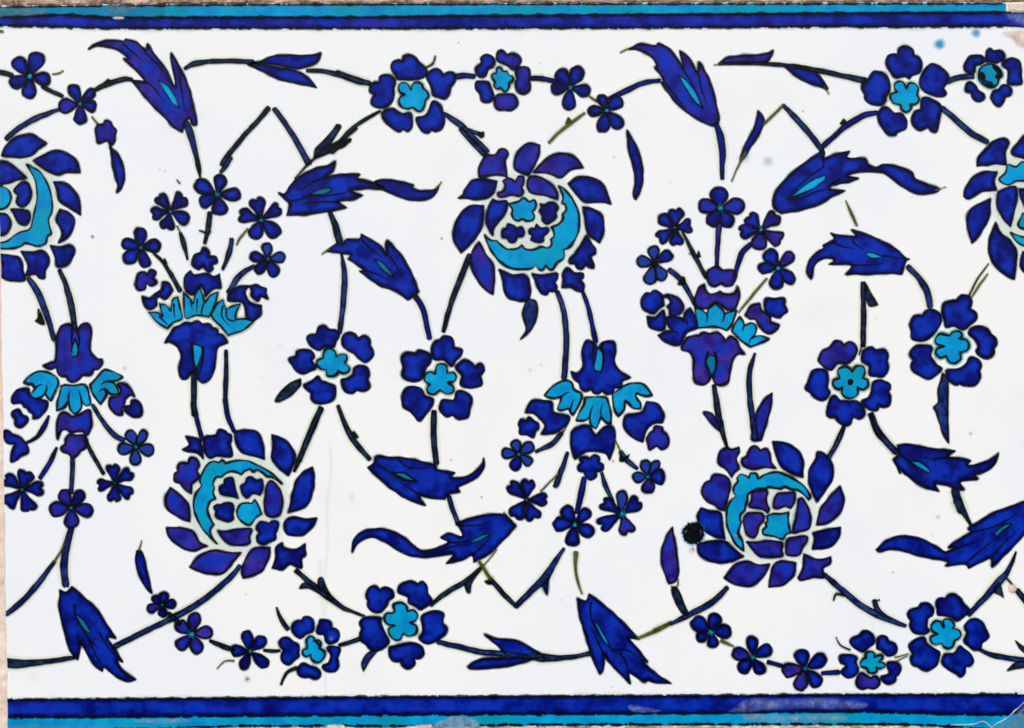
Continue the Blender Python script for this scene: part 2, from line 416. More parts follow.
part('flower', 'small five-petalled flower in the top row right of the smaller rosette')
petals(292, 425, 'c r 232 340 70, c r 340 326 74, c r 390 448 60, c r 284 532 70, d r 197 432 62', 'u', 15)
part('stem'); L('g', '385 468 10, 422 492 14')
part('flower', 'small five-petalled flower above the hanging dark leaf, top row')
petals(468, 535, 'd r 440 457 52, c r 540 476 74, c r 542 622 62, c r 446 643 66, d r 377 538 56', 't', 18)
part('stem'); L('g', '362 548 12, 290 600 18, 240 640 16, 188 692 14'); F('g', '270 600,282 570!,298 588', .5)
part('stem'); L('c', '480 478 16, 550 446 26, 640 405 24, 725 390 20')
part('leaf', 'thin dark hanging leaf below the top row flowers')
crop(0, 0, 1.0); F('e', '627 130!,631.5 138,637 148,641.5 162,643 176,641 188,635.5 199.5!,633 194,635 182,632.5 165,628.5 150')
crop(510, 0)
part('leaf', 'large purple-blue feathered leaf right of centre at the top')
L('g', '534 256 5, 560 242 8, 590 234 8', 1)
F('q', '578 238!,630 213,700 222,722 208!,776 238,826 305,840 330,824 245!,870 280,908 350,916 298!,945 340,980 420,1003 510,1012 590,975 608,880 560,790 480,735 402!,744 384,702 326!,712 318,690 280,640 248')
F('t', '818 368!,850 386,900 450,938 528!,900 496,860 440', .6)
K('836 330,880 400,920 480; 912 352,930 430,960 520; 740 385,790 450,860 530')
part('stem'); L('c', '1000 602 22, 1020 660 34, 1032 740 32, 1030 800 24, 1030 866 18')
crop(680, 0)
part('leaf', 'slender double twig leaf in the top row at right')
L('k', '188 310 10, 350 308 12, 500 316 20, 650 338 24, 780 365 24, 896 390 30'); L('g', '164 316 5, 205 310 7')
F('q', '195 302!,230 278,300 270,380 265,430 255,451 243!,442 275,415 300,350 304,280 300,220 306')
F('e', '500 322!,560 320,640 345,680 372,716 430!,700 428,600 392,540 350'); L('g', '700 420 8, 722 456 5')
part('stem'); L('g', '502 508 12, 450 560 14, 405 602 12')
F('e', '378 538!,402 562,406 600,382 650,345 710,290 790!,312 710,350 640,372 580')
L('g', '318 740 14, 285 800 10, 250 880 6')
L('g', '60 170 1') if False else None

crop(680, 0)
part('stem'); L('s', '502 512 16, 570 582 26, 640 662 28, 676 712 24, 690 738 14')
part('stem'); L('s', '250 545 18, 0 0 1') if False else None
crop(824, 0)
L('c', '255 546 22, 190 562 28, 110 608 28, 55 655 22, 0 705 28'); F('k', '78 602,96 576!,112 600', .6)
crop(680, 0)
crop(824, 0)
part('stem'); L('s', '600 396 24, 650 376 26, 722 370 22')
part('stem'); L('s', '575 525 26, 650 590 28, 720 650 30, 792 688 24')
for x, y, rr, al in ((939.3, 43.9, 7, 1.0), (976, 33, 6.5, .7), (745, 158, 7, .22), (768, 161, 7.5, .28)):
    part('glaze_drop', 'soft turquoise glaze drop'); speck(x, y, rr, 0, al)

# ---- left lotus
crop(0, 130)
part('lotus_flower', 'large layered flower cut by the left edge of the tile'); ground('-40 120,60 120,230 110,300 250,300 400,270 560,200 600,60 605,-40 590')
F('t', '128 164!,160 180,198 205,232 262,252 330,252 396,236 430,240 462,250 500,232 516,222 550,184 564,152 556,122 550,104 562,60 574,0 575,-30 565!,-30 550,30 540,70 512,100 494,142 480,158 440,170 380,180 320,172 250,148 200', 1, .9)
F('t', '-40 282,0 270,40 290,54 330,36 370,0 386,-40 382')
sub('outer_petal'); F('c', '8 122!,36 68,90 30,160 22,225 64!,188 92,150 124,90 134,30 128')
sub('outer_petal'); F('c', '163 148!,215 118,270 97,330 114,372 150,390 206!,330 205,270 216,220 192')
sub('outer_petal'); F('c', '260 250!,310 254,352 282,386 340,390 412!,340 378,290 346,278 300')
sub('outer_petal'); F('c', '290 384!,330 400,362 430,356 480,322 528,283 548!,302 500,274 440')
sub('outer_petal'); F('c', '246 560!,300 568,340 558,364 580,352 622,320 656,278 662,268 620')
sub('outer_petal'); F('c', '102 588!,160 592,205 584,236 614,236 652,220 682,216 718,190 716,170 696,128 706,136 650')
sub('outer_petal'); F('c', '-40 592,0 600,60 610,98 622,114 680,120 728,60 732,16 716,-30 685')
sub('inner_petal'); F('c', '-30 155,30 154,80 185,127 232!,80 242,30 262,-30 250')
sub('inner_petal'); F('c', '68 290,105 254,140 260,152 300,142 346,110 372,80 352,86 316')
sub('inner_petal'); F('c', '53 385!,90 385,140 394,146 430,125 460,95 456,78 430')
sub('inner_petal'); F('q', '-30 420,10 405,40 414,54 460,30 500,0 510,-30 512')
part('stem'); L('k', '-20 642 18, 6 650 22, 16 655 14')
crop(0, 250)
part('stem'); L('s', '140 138 22, 180 200 32, 222 300 30, 262 434 18'); F('k', '188 285,184 325,170 345!,205 362,216 350', .5)
part('stem'); L('n', '290 98 18, 320 170 26, 346 270 30, 362 372 24')
part('flower_spray', 'drooping spray with blue bell and turquoise collar by the left edge')
F('q', '284 400,300 366,345 360,368 392,396 360,430 360,446 400,438 450,440 490,470 525,494 530!,496 550,478 576,455 580!,440 606,408 606,398 610!,375 636,350 642,330 628,322 612!,298 612,280 595,274 572!,240 578,208 562!,245 545,268 538,272 500,272 440')
K('350 375,348 440,352 500;372 375,385 440,376 500', 12); F('t', '364 428!,380 480,376 512,346 512,350 470', .7)
crop(0, 350, 6.067)
sub('collar_leaf'); F('t', '143 195!,175 158,230 130,290 133,342 163,354 200,342 240,310 309!,285 285,275 255!,262 277,225 294,188 282,186 265,210 235!,195 207,175 207', 1.2); K('275 255,285 230,280 210;210 235,235 215,258 208', 12)
sub('collar_leaf'); F('t', '368 218!,400 210,450 213,500 208,527 225,547 290,552 329!,520 337,495 310!,492 350,460 386,428 365,415 310!,390 347,343 369!,348 310,363 260', 1.2); K('415 310,416 275,428 240;495 310,488 275,478 240', 12)
sub('collar_leaf'); F('t', '546 210!,590 163,630 120,680 128,735 153,744 165!,705 187,660 190!,692 200,717 240,717 264!,670 267,640 235!,647 270,610 329!,573 280,553 245', 1.2); K('660 190,635 195,615 210;640 235,615 240,600 255', 12)
sub('globe_bud'); F('c', '70 290,93 248,120 236,172 233,182 265,210 290,260 300,292 318,277 370,242 407,200 414!,200 390,175 370!,165 350,145 345!,130 323,78 325')
sub('globe_bud'); F('q', '348 430,368 383,400 378,440 400,480 390,520 363,547 368,557 440,542 500,515 522!,505 498,470 493,430 503!,400 483,370 493,350 544!,343 490')
sub('globe_bud'); F('q', '713 205,760 203,802 245,819 282!,790 275,760 300!,755 330,740 355!,742 392,700 387,663 340,666 290,710 277,732 240')
sub('knot_bud'); F('c', '78 370,115 358,135 390,167 405,167 440,130 470,93 457,88 420!,70 395')
sub('knot_bud'); F('p', '370 590,395 570,395 540!,420 513,465 516,507 518,527 550,522 590,490 610!,470 637,440 657,415 632!,378 617')
sub('knot_bud'); F('d', '758 340,790 335!,800 303,835 308,862 340,857 397,820 407,785 392,753 365!')
crop(0, 380)
sub('stem'); L('c', '236 175 12, 210 232 24, 180 275 14, 130 302 12')
sub('stem'); L('s', '450 122 16, 500 200 20, 555 266 26, 600 290 22')
sub('stem'); L('c', '276 328 8, 240 402 22, 195 474 20')
sub('stem'); L('s', '352 378 20, 352 440 22, 345 545 20')
sub('stem'); L('n', '415 288 14, 450 362 20, 502 452 14')
sub('blossom'); F('c', '18 250,42 246,60 262,104 280,128 312,138 350,104 368,80 390,52 394,62 330,72 310,30 302')
sub('blossom'); petals(108, 530, 'c h 132 436 88, c h 214 524 74, c a 145 640 84, c a 28 606 76, c a 22 470 70', 'u', 15)
sub('blossom'); petals(346, 620, 'q r 298 532 66, d r 404 538 62, q r 452 636 68, q r 348 718 78, q r 239 630 80', 'u', 12)
sub('blossom'); petals(558, 500, 'c h 545 406 66, c h 640 440 64, c h 640 562 62, c h 552 592 66, c h 470 512 62', 'u', 12)
sub('blossom'); petals(660, 325, 'l r 624 242 58, l r 706 246 50, l r 748 345 62, l r 656 412 58, l r 571 340 62', 'u', 13)
crop(0, 480)
part('stem'); L('s', '345 235 28, 322 330 34, 310 420 36, 320 508 32')
part('stem'); L('g', '326 262 5, 300 335 10, 262 398 12'); L('s', '262 398 14, 190 495 26, 110 585 26, 32 650 20')
crop(0, 578)
part('leaf', 'feathered leaf pointing down at the lower left corner')
F('c', '290 58!,322 68,350 42!,400 85,470 150,520 228,562 291!,522 288,562 350,597 408!,568 398,600 450,658 492!,620 502,560 475,508 432,496 452!,450 412,414 350,388 302!,388 340,376 394!,340 350,310 250,288 150')
F('u', '364 175!,402 200,448 272!,410 252', .6); K('362 130,370 190,430 290,480 340; 430 300,470 380,500 440; 480 260,520 330,560 380; 376 394,388 320,370 250')
part('stem'); L('n', '30 412 46, 80 416 44, 150 412 32, 250 402 24, 362 384 18')
part('stem'); L('s', '562 328 24, 650 285 26, 750 236 26, 850 190 26, 960 125 26')
crop(120, 500); L('s', '240 576 26, 350 520 28, 450 450 28, 540 370 26, 582 318 18')
crop(0, 578)
part('flower', 'tiny blue flower crossing the stem at lower left')
petals(790, 130, 'c r 797 66 48, c r 854 122 50, d r 790 190 44, q r 714 152 48, d r 740 90 42', 'u', 16)
part('leaf', 'thin curved leaf with a pale green tip at lower left')
crop(0, 480); L('g', '688 292 4, 682 318 7, 672 345 10'); F('e', '664 345!,690 350,712 430,738 548!,700 512,665 430,656 380')
crop(120, 500)
part('stem'); L('k', '238 548 12, 262 574 24, 292 602 14')
crop(140, 578)
part('flower', 'purple-blue five-petalled flower beside the lower left stem')
petals(252, 272, 'q r 270 166 64, p r 351 260 66, q r 288 366 66, q r 180 344 66, q r 176 216 64', 't', 22)
part('stem'); L('k', '340 303 12, 400 330 24, 455 350 18')
part('flower', 'blue five-petalled flower left of the lower rosette pair')
petals(535, 355, 'c r 515 256 58, c r 608 286 58, c r 620 430 58, d r 495 442 52, d r 438 352 58', 'u', 14)
part('tendril'); L('g', '456 402 10, 410 404 7, 374 440 5')
part('stem'); L('k', '602 350 12, 640 354 16, 678 352 10')
part('tendril'); L('k', '760 435 16, 712 460 12, 685 515 8')
part('tendril'); L('k', '663 143 8, 680 190 18, 716 246 22')
crop(280, 578)
part('stem'); L('k', '288 326 12, 330 314 18, 388 294 18')
part('tendril'); F('s', '482 344!,440 392,404 452!,398 410,428 362', .8)
part('stem'); crop(260, 500); L('k', '178 344 22, 240 398 26, 320 462 30, 400 520 22, 450 542 12, 505 562 8')
F('n', '190 428!,220 402,300 440,350 490!,300 462,240 428', .8); F('n', '282 392,305 380,330 440,362 490!,300 462', .8)
part('stem'); crop(400, 480); L('k', '152 604 18, 230 542 22, 320 490 24, 400 420 16'); L('g', '400 420 8, 440 375 6, 470 335 5')
F('n', '310 500!,322 540,340 546,348 500,390 436!', .6)
part('leaf', 'slender double twig leaf in the bottom row near the centre')
crop(420, 578)
L('s', '88 310 22, 200 336 26, 300 358 26, 400 366 26, 520 380 20'); L('k', '545 380 36, 600 386 40, 660 388 28, 742 382 22, 825 365 20')
F('c', '312 272!,380 294,470 304,560 350,606 382!,520 390,430 376,378 330'); F('c', '232 428!,290 394,400 386,500 388,560 390!,450 422,350 436,250 440')
part('leaf', 'feathered leaf pointing down below the centre spray'); crop(560, 578)
F('c', '84 98!,110 108,130 108,142 78!,200 120,270 180,330 240,382 297!,334 292,376 340,427 408!,400 402,440 440,490 480,542 512!,460 506,425 495,405 502,352 470,334 460,341 514!,290 462,230 400,214 372,212 440,194 464!,160 400,130 300,98 200')
F('t', '165 208!,200 250,248 338!,208 300', .6); K('150 120,150 190,200 290,250 345; 290 360,320 410,338 480; 250 350,330 350,400 400; 214 372,180 300,150 240')
part('stem'); crop(480, 450); L('g', '465 498 26, 463 570 16, 474 640 14, 496 698 8')
part('stem'); crop(400, 480); L('g', '383 393 18, 440 480 20'); L('n', '440 480 22, 500 550 22, 562 612 20'); F('k', '412 492!,425 486,450 500,430 505', .5)
part('stem'); L('s', '562 612 24, 640 535 30, 705 470 38, 750 400 26, 795 333 12'); F('e', '690 500!,700 530,714 556!,718 500,728 455', .7)
# ---- lower left lotus
crop(155, 420, 4.282)
part('lotus_flower', 'large layered blue and purple flower at lower left with turquoise crescent'); ground('215 130,340 130,480 130,580 260,590 420,510 560,380 610,230 580,120 470,110 330,150 220')
crop(185, 450, 6.618)
F('t', '215 622!,170 582,110 512,70 432,56 360,70 290,110 235!,98 200,113 150,150 93,190 73,225 80,245 63,270 85!,340 68,420 73,500 108,560 143,610 183,644 222!,580 182,540 172,520 155!,480 132,450 142,430 125!,390 142,370 162,355 150!,310 142,265 157,240 180!,207 180,187 215,197 250,187 280,202 320!,167 340,150 385,157 430,177 470,192 490!,167 530,177 570', 1.25)
F('t', '343 400,368 358,410 348,440 350,462 323!,487 370,507 420!,470 447,430 497,395 487,353 450', 1.2)
crop(155, 420, 4.282)
for q in ('118 127!,146 106,133 70!,185 80,200 110,207 167!,180 140,140 134|d', '213 75,240 66,262 62!,275 40,300 44,312 58!,327 65,326 90,320 100!,329 154,270 152,235 162,211 130|e', '340 48!,390 42,440 55,462 100,469 167!,420 152,370 136,344 90|c',
          '498 60!,540 75,582 110,600 170,570 237!,530 206,500 160,506 110|c', '673 203!,682 250,672 320,642 370,570 397!,585 330,600 270,630 226|c', '558 430,600 414,650 424,695 418!,672 460,630 492,570 492,553 466|c',
          '545 526!,555 546,600 552,642 530!,644 575,627 592,627 634,580 617,545 640,500 634!,515 590,518 545|d', '425 547,492 545!,487 590,452 650,378 677!,370 640,395 580|p', '146 630!,190 580,250 557,310 565,367 568!,332 610,290 655,220 657|p',
          '50 460!,110 460,160 475,190 520,225 539!,160 559,100 537,60 500|p', '65 288!,100 315,142 360,150 434!,100 416,54 382,44 336|q', '96 205,108 183,140 182!,150 160,175 164,190 190,180 215!,187 245,158 275!,155 314!,130 299,108 270!,83 262,81 230,98 220!|q'):
    a, b = q.split('|'); sub('outer_petal'); F(b, a)
crop(185, 450, 6.618)
for a, b in (('228 245,258 225!,263 193,312 183,327 230,337 270,352 320!,320 307,260 297,233 285', 'c'),
             ('370 235,398 215,408 183,435 173,465 193,478 198!,507 193,517 235,510 270,495 297!,460 287,440 292,410 317,383 295,370 260!', 'c'),
             ('188 375,213 358,235 360!,260 348,312 353,322 390,317 425,322 457,290 474,240 462,203 440,203 405!', 'c'),
             ('543 225,570 203,600 223,637 280,647 340,637 400,620 432,570 442,533 420,523 360,533 290', 'q'),
             ('478 495,500 473,540 478,555 486!,580 468,617 478,612 525,602 550!,602 590,560 607,520 622,478 607,473 570,493 545!,473 520', 'c'),
             ('216 533!,270 538,330 523,400 518,442 528,427 570,430 612,390 627,330 630,263 602', 'q')):
    sub('inner_petal'); F(b, a, .85)
part('stem'); crop(120, 250); L('n', '360 590 28, 358 728 26, 358 800 24'); crop(140, 400); L('c', '262 20 22, 275 90 22, 302 195 18')
part('stem'); crop(120, 250); L('n', '515 488 12, 515 600 22, 510 728 18'); crop(140, 400); L('c', '414 0 20, 425 72 24, 456 150 18')
part('stem'); L('k', '878 42 26, 818 182 26, 748 345 16')

# ---- centre lotus
crop(440, 130, 4.044)
part('lotus_flower', 'large layered flower in the upper centre with turquoise crescent opening upward'); ground('230 170,340 160,450 160,560 240,605 380,570 500,500 570,360 600,230 575,165 470,150 330,170 240')
crop(480, 175, 6.618)
F('t', '518 68!,560 93,612 160,647 230,657 300,652 370,627 430,590 477,550 495!,560 520,550 555,510 582,480 624,450 620,435 600!,420 624,400 630,378 614,365 600!,340 617,260 624,190 612,130 572,80 512,48 450,30 393!,70 430,110 435!,140 462,175 487,215 490,250 482,278 462!,300 487,350 492,400 474,450 480,472 455,468 425!,490 400,482 365,470 345!,520 322,547 290,545 260!,567 230,560 190!,540 185,548 140', 1.25)
F('t', '186 190!,250 175,290 150,325 175,357 163,372 190,364 225,345 240!,360 270,347 297,310 304,280 290!,250 304,223 292,208 260!,213 225', 1.2)
crop(440, 130, 4.044)
for q in ('183 100!,220 98,240 79,264 77,274 95,264 130,274 193!,240 181,212 183,160 191!,155 160,164 135|q', '308 100,350 54,404 60!,396 110,365 172,345 180,303 156|q', '378 170!,430 115,480 94,540 104,579 152!,530 160,490 192,440 176|q',
          '518 216!,560 189,620 194,662 225,692 300!,640 291,590 292,555 266|c', '578 312!,625 320,657 350,664 400,645 457!,600 421,588 380|c', '590 426!,610 452,627 478,627 500!,610 512,622 540,620 558!,600 554,588 543!,575 560,555 560,545 540!,523 538,525 518,545 500!,568 465|e',
          '493 636!,498 605,494 580,515 558,545 575,577 578,580 595,568 605!,582 630,580 654!,550 648,530 635|d', '371 580!,420 585,472 577,476 600,466 615!,474 635,464 652,440 652!,430 666,412 660,402 648!,390 625|e', '238 563!,290 584,340 583,362 620,360 682,300 690,260 657,254 610|c',
          '158 453!,185 500,220 560,213 664!,170 632,128 560,126 500|q', '177 306!,165 400,120 462,84 497!,53 430,74 350,120 308|c', '73 276!,92 262,100 238,130 204,180 198,230 208!,212 260,160 280,100 274|c'):
    a, b = q.split('|'); sub('outer_petal'); F(b, a)
crop(480, 175, 6.618)
for a, b in (('396 190!,430 193,455 178,492 183,517 215,502 250,507 275,482 302,440 324,413 302,410 270,390 240,403 215', 'd'),
             ('143 395,148 360,175 350!,185 320,225 333,240 350!,277 343,292 380,280 405,250 410!,230 442,198 444,178 415!,148 412', 'e'),
             ('323 365,343 350,360 352!,375 323,400 348,447 350,452 375,420 405!,417 437,380 442,338 427,345 400!,323 385', 'c'),
             ('116 120,150 105,165 70,150 40!,180 18,215 28,235 45!,255 8,287 13,287 55,275 80!,287 110,265 137,210 132,160 147,123 142', 'p'),
             ('313 75,318 25,350 8,410 18,470 58,507 110,514 157!,470 147,400 132,338 117', 'p'),
             ('85 158!,120 173,172 168,182 200,162 260,122 310,97 350,85 402!,58 360,40 300,46 240,63 190', 'c')):
    sub('inner_petal'); F(b, a, .85)
crop(430, 230)
part('leaf', 'small drop-shaped leaf under the upper centre flower'); F('s', '480 333!,515 350,520 410,492 480,438 530!,466 480,449 410,460 360')
part('stem'); L('n', '192 122 24, 150 230 28, 100 362 24, 65 492 16')
part('stem'); L('s', '618 300 20, 650 400 26, 662 550 26, 650 715 28')
part('stem'); L('c', '742 300 16, 772 390 20, 803 540 24')

# ---- lower right lotus
crop(680, 430, 4.282)
part('lotus_flower', 'large layered flower at lower right with a dark blot on its left edge'); ground('220 180,340 130,500 160,590 280,600 420,560 550,400 590,250 560,150 480,140 330,160 240')
crop(720, 460, 6.618)
F('t', '157 602!,100 552,58 470,40 390,48 310,75 260,105 238!,88 210,93 170,115 140,110 120!,135 93,170 103,190 120!,200 88,240 88,255 120!,300 93,370 78,440 98,510 138,567 185,597 240,585 264!,560 232,520 202,470 194,430 177,400 190!,370 187,320 180,300 195!,250 192,210 207,182 230!,182 260,172 290,165 330!,137 360,132 390,140 410!,127 450,122 490,142 520,152 550', 1.35)
F('t', '312 400,305 370!,350 353,400 353,454 343!,452 400,462 460,477 480!,440 490,415 522,360 507,288 492,283 460,305 440,298 415!', 1.2)
F('w', '90 490,110 485,120 510,105 530,92 515', 0, 0, soft=1.2)
crop(680, 430, 4.282)
for q in ('163 110,175 88,200 76,222 83,252 73!,252 95,242 120,252 165!,235 180,220 202!,195 166,165 142|q', '264 125,283 112,290 95!,303 72,325 68,345 86!,370 79,385 100,390 135,412 163!,360 161,310 168,270 150|q', '396 50!,450 54,502 85,527 130,524 202!,470 182,430 152,410 102|c',
          '580 120,590 94,622 104,652 150,652 210,622 260,585 307!,553 230,554 170|c', '685 238!,702 300,687 350,642 392,583 407!,600 340,640 286|q', '568 440!,620 427,687 416!,677 460,642 502,566 510!,575 470|c',
          '530 528!,560 545,600 554,645 543!,642 572,612 592,617 632,570 630,520 644,506 632!,525 590|q', '395 590,430 560,494 570!,487 620,440 662,378 672!|q', '188 632!,230 580,280 561,330 574,384 574!,352 632,300 667,240 662|q',
          '73 488!,130 475,190 474,222 500,274 541!,200 567,130 562,83 530|c', '90 333!,130 345,175 354,182 410,194 467!,140 452,95 422,74 370|c', '92 255,106 225,130 216!,140 193,175 188,207 206,215 250,202 300,190 343!,165 336,150 321!,118 307,96 280|q'):
    a, b = q.split('|'); sub('outer_petal'); F(b, a)
crop(720, 460, 6.618)
for a, b in (('188 295,203 270,210 213!,250 203,312 206,307 250,312 290,327 320,315 352!,290 332,240 317,198 312', 'p'),
             ('353 300,360 260,375 223,400 213!,440 213,492 213,497 250,487 290,465 320!,430 307,390 320,358 317', 'p'),
             ('153 390,178 353,220 346,282 356,287 400,257 440,247 487,220 514,178 492,158 440', 'p'),
             ('518 258!,547 248,577 300,602 380,597 440,565 467,530 472,488 482,483 450,503 370', 'q'),
             ('438 560,448 523,490 508,572 503,577 530,547 580,530 622,480 634,438 622', 'p'),
             ('173 538!,240 543,310 533,380 538,414 550,407 600,414 632,370 642,300 642,248 627', 'q')):
    sub('inner_petal'); F(b, a, .85)
crop(680, 410)
part('stem'); crop(620, 270); L('k', '455 562 20, 470 650 28, 480 728 32'); crop(680, 410); L('k', '195 60 30, 210 120 22, 226 178 8'); F('q', '112 12,130 8,160 22,182 60,200 105!,170 85,135 45', .8)
part('leaf', 'pointed twig leaf above the lower right flower'); crop(740, 320)
L('s', '72 162 12, 45 260 24, 50 400 26, 66 510 32, 72 572 30'); F('q', '157 352!,148 430,122 520,102 584!,62 584,56 560,72 470,100 410,130 370')
part('stem'); crop(680, 410); L('s', '792 84 16, 765 152 22, 722 228 20')
part('stem'); crop(740, 500); L('s', '412 365 22, 500 440 28, 600 520 30, 700 570 30, 802 610 14'); L('k', '452 488 8, 466 456 14, 505 462 14'); L('s', '652 488 18, 668 530 22, 705 565 16'); L('k', '655 490 8, 678 484 7')
part('stem'); crop(640, 480); L('s', '422 522 20, 350 592 30, 235 655 26, 150 697 16')
L('g', '150 697 16, 70 730 20'); crop(560, 578); L('g', '540 215 18, 470 252 22, 378 292 14')
part('leaf', 'narrow upright leaf to the left of the lower right flower'); crop(640, 480)
F('q', '157 228!,175 330,187 430,182 470,165 495,140 502!,110 430,103 350,125 280'); L('g', '182 480 8, 180 515 8, 150 515 6')
F('n', '152 530,180 525,205 580,236 655!,210 650,175 600', .9)

# ---- right lotus
crop(944, 120, 4.044)
part('lotus_flower', 'large layered flower cut by the right side of the picture'); ground('190 150,260 120,420 120,420 570,290 560,200 420,170 280')
F('t', '223 237,248 212,258 180,290 188,318 168,345 190,340 240,292 247,262 262,232 252')
F('t', '297 422!,318 376!,350 396,352 440,310 437'); F('t', '268 454!,310 470,350 482,385 520,330 512,292 490')
for q in ('132 187!,138 150,170 114,200 84,240 74,262 90,247 130,252 182!,210 177,170 182|c', '273 130,290 100,330 60,372 60,372 150,298 148|c', '78 308!,88 270,118 230,160 209,214 210!,202 250,212 282!,150 290,100 318|c',
          '187 318!,182 390,150 452,113 497!,93 420,108 360|c', '208 414!,232 460,270 490,294 540,282 642!,240 622,193 570,178 500|d', '318 530!,352 560,352 640,310 592|c'):
    a, b = q.split('|'); sub('outer_petal'); F(b, a)
for q in ('220 290!,250 274,290 273,292 330,268 432!,233 390,213 340|c', '303 278!,352 285,352 370,318 332|c'):
    a, b = q.split('|'); sub('inner_petal'); F(b, a, .85)
part('stem'); L('k', '180 580 6, 130 650 8, 98 716 9'); L('g', '177 620 5, 140 670 10, 112 716 6')

# ---- upper left spray
crop(120, 250)
part('flower_spray', 'upright spray of small flowers over a blue bell at left')
F('c', '218 450!,235 415,262 378,290 366!,318 350,345 354!,375 343,402 358!,432 356,450 378!,472 384,478 405!,500 414,522 450!,480 470,466 500,460 570,442 620,402 642,374 620,368 596,345 596,327 625,300 626,285 580,296 520,280 470,240 446')
F('t', '352 462!,370 458,400 480,388 532,374 580!,360 540', .7); K('350 450,350 530,366 625;402 470,398 540,380 625', 13)
sub('collar_leaf'); F('t', '138 300!,182 302,206 322!,192 260!,225 268,245 298!,256 240,282 226!,292 280,304 330,262 350,230 380!,180 350', 1, 1, ring=0); K('190 322,220 350,235 365;262 262,262 300,270 330')
sub('collar_leaf'); F('t', '308 205!,342 238,356 262!,366 208,386 180!,402 215,410 258!,440 218,477 203!,460 270,432 325!,370 316,316 326', 1, 1, ring=0); K('345 250,350 290;405 265,395 300,400 322;375 240,372 300')
sub('collar_leaf'); F('t', '443 310!,468 262,500 238!,515 290!,545 272,585 260!,566 300,562 337!,605 332,652 344!,600 387,525 414!,490 372,450 332', 1, 1, ring=0); K('515 295,520 330,545 345,565 340;500 270,495 320,530 370')
crop(120, 225, 6.02)
sub('globe_bud'); F('c', '385 340,395 300,425 275!,450 300,520 290,560 308,600 292!,606 380!,560 385,515 427,508 405,485 368,445 417,400 400')
sub('globe_bud'); F('c', '134 430!,180 440,215 410,250 385,256 343!,292 348,322 392!,300 420,270 447,240 430,222 444,220 482,180 507,145 480')
sub('globe_bud'); F('c', '650 430,665 395,720 370,792 364!,755 390,760 430,790 470,852 483!,845 540,802 580!,765 560,740 470,690 460,650 455')
sub('knot_bud'); F('q', '95 340,110 290,150 280,160 297!,185 268,217 283,200 320!,220 345,190 367,160 355!,150 387,110 390,93 360')
sub('knot_bud'); F('d', '438 202,450 175,485 164!,505 136,537 158,536 186!,577 190,584 225,552 240!,560 262,535 282,510 262,500 245!,470 267,438 240')
sub('knot_bud'); F('c', '785 370,820 356,850 370!,882 380,880 410,892 447!,850 430,830 457,790 427,793 400!')
crop(120, 160)
sub('blossom'); petals(102, 425, 'c r 98 326 64, d r 197 410 68, c r 130 524 58, c r 22 494 68, c r 8 398 62', 'u', 12)
sub('blossom'); petals(243, 250, 'd a 318 172 84, d a 186 168 66, d h 150 264 64, d h 225 338 78, c r 338 292 66', 'u', 16)
sub('blossom'); petals(472, 168, 'd r 364 108 74, d r 494 68 66, d r 588 165 66, d r 492 266 78, c r 388 216 66', 'u', 22)
sub('blossom'); petals(685, 290, 'c h 658 180 78, c a 782 226 70, c r 772 366 78, c r 648 382 76, c h 574 262 72', 'u', 16)
sub('blossom'); petals(718, 480, 'l r 712 402 52, l r 804 468 58, c r 758 564 62, d r 660 548 52, d r 630 465 52', 'u', 14)
sub('stem'); L('k', '162 452 8, 218 508 16, 290 632 24'); F('k', '208 495,218 478!,228 505', .5)
sub('stem'); L('g', '278 320 10, 292 352 8'); L('n', '292 355 14, 308 400 24, 328 482 6')
sub('stem'); L('n', '436 258 24, 428 330 24, 412 402 12'); L('k', '385 342 8, 410 350 12'); L('k', '438 345 12, 425 362 10')
sub('stem'); L('g', '622 332 8, 585 375 12, 565 412 8'); L('s', '542 385 18, 530 450 24, 498 530 8')
sub('stem'); L('s', '652 514 14, 582 560 26, 528 640 24')
part('stem'); L('n', '372 -10 16, 380 40 18, 390 84 5')
part('stem'); L('s', '535 -10 22, 512 30 24, 490 58 14')
part('stem'); L('g', '276 96 8, 290 112 10')

# ---- centre spray
crop(490, 350)
part('flower_spray', 'drooping spray of small flowers below the upper centre flower')
F('c', '393 103!,428 110,450 80,448 30,450 -20,475 -48,512 -30,524 -10,540 -35,562 -45,600 -40,609 0,607 60,632 102,682 133!,642 150,640 176,605 186!,595 208,565 213,547 198!,522 213,500 206,490 190!,460 200,438 186,432 160!,402 130')
K('505 -30,497 40,512 115;540 -30,552 40,535 115', 12); F('t', '520 -14!,548 20,547 90,530 106,504 90,512 40', .8)
crop(535, 360, 7.877)
sub('collar_leaf'); F('t', '73 276!,130 213,200 168,255 158,292 180,307 230,367 265,357 330,327 390,298 434!,275 405,265 380!,240 387,200 397,178 380,200 320,205 290!,150 302,100 292', 1.2); K('205 290,240 262,272 252;275 400,290 345,306 308', 14)
sub('collar_leaf'); F('t', '390 295!,440 290,500 288,562 295,582 350,600 430,597 502!,560 492,520 450!,500 500,478 542!,438 510,430 450!,390 477,323 477!,343 420,383 350', 1.2); K('430 450,440 395,460 355;520 450,518 400,532 345', 14)
sub('collar_leaf'); F('t', '608 265!,650 238,710 198,780 178,850 188,902 240,924 277!,860 284,800 260!,795 285,832 340,830 384!,770 377,710 318!,700 390,655 442!,618 380', 1.2); K('710 318,735 330,765 355;800 260,835 272,870 270', 14)
crop(490, 350)
sub('globe_bud'); F('c', '173 302!,200 248,260 243,300 254,310 300,382 324,360 372,310 402,248 407!,266 370,250 340,213 310')
sub('globe_bud'); F('c', '395 400!,420 374,480 368,515 412,550 374,597 374,607 440,580 533!,560 502,510 491,460 494,413 528!,393 470')
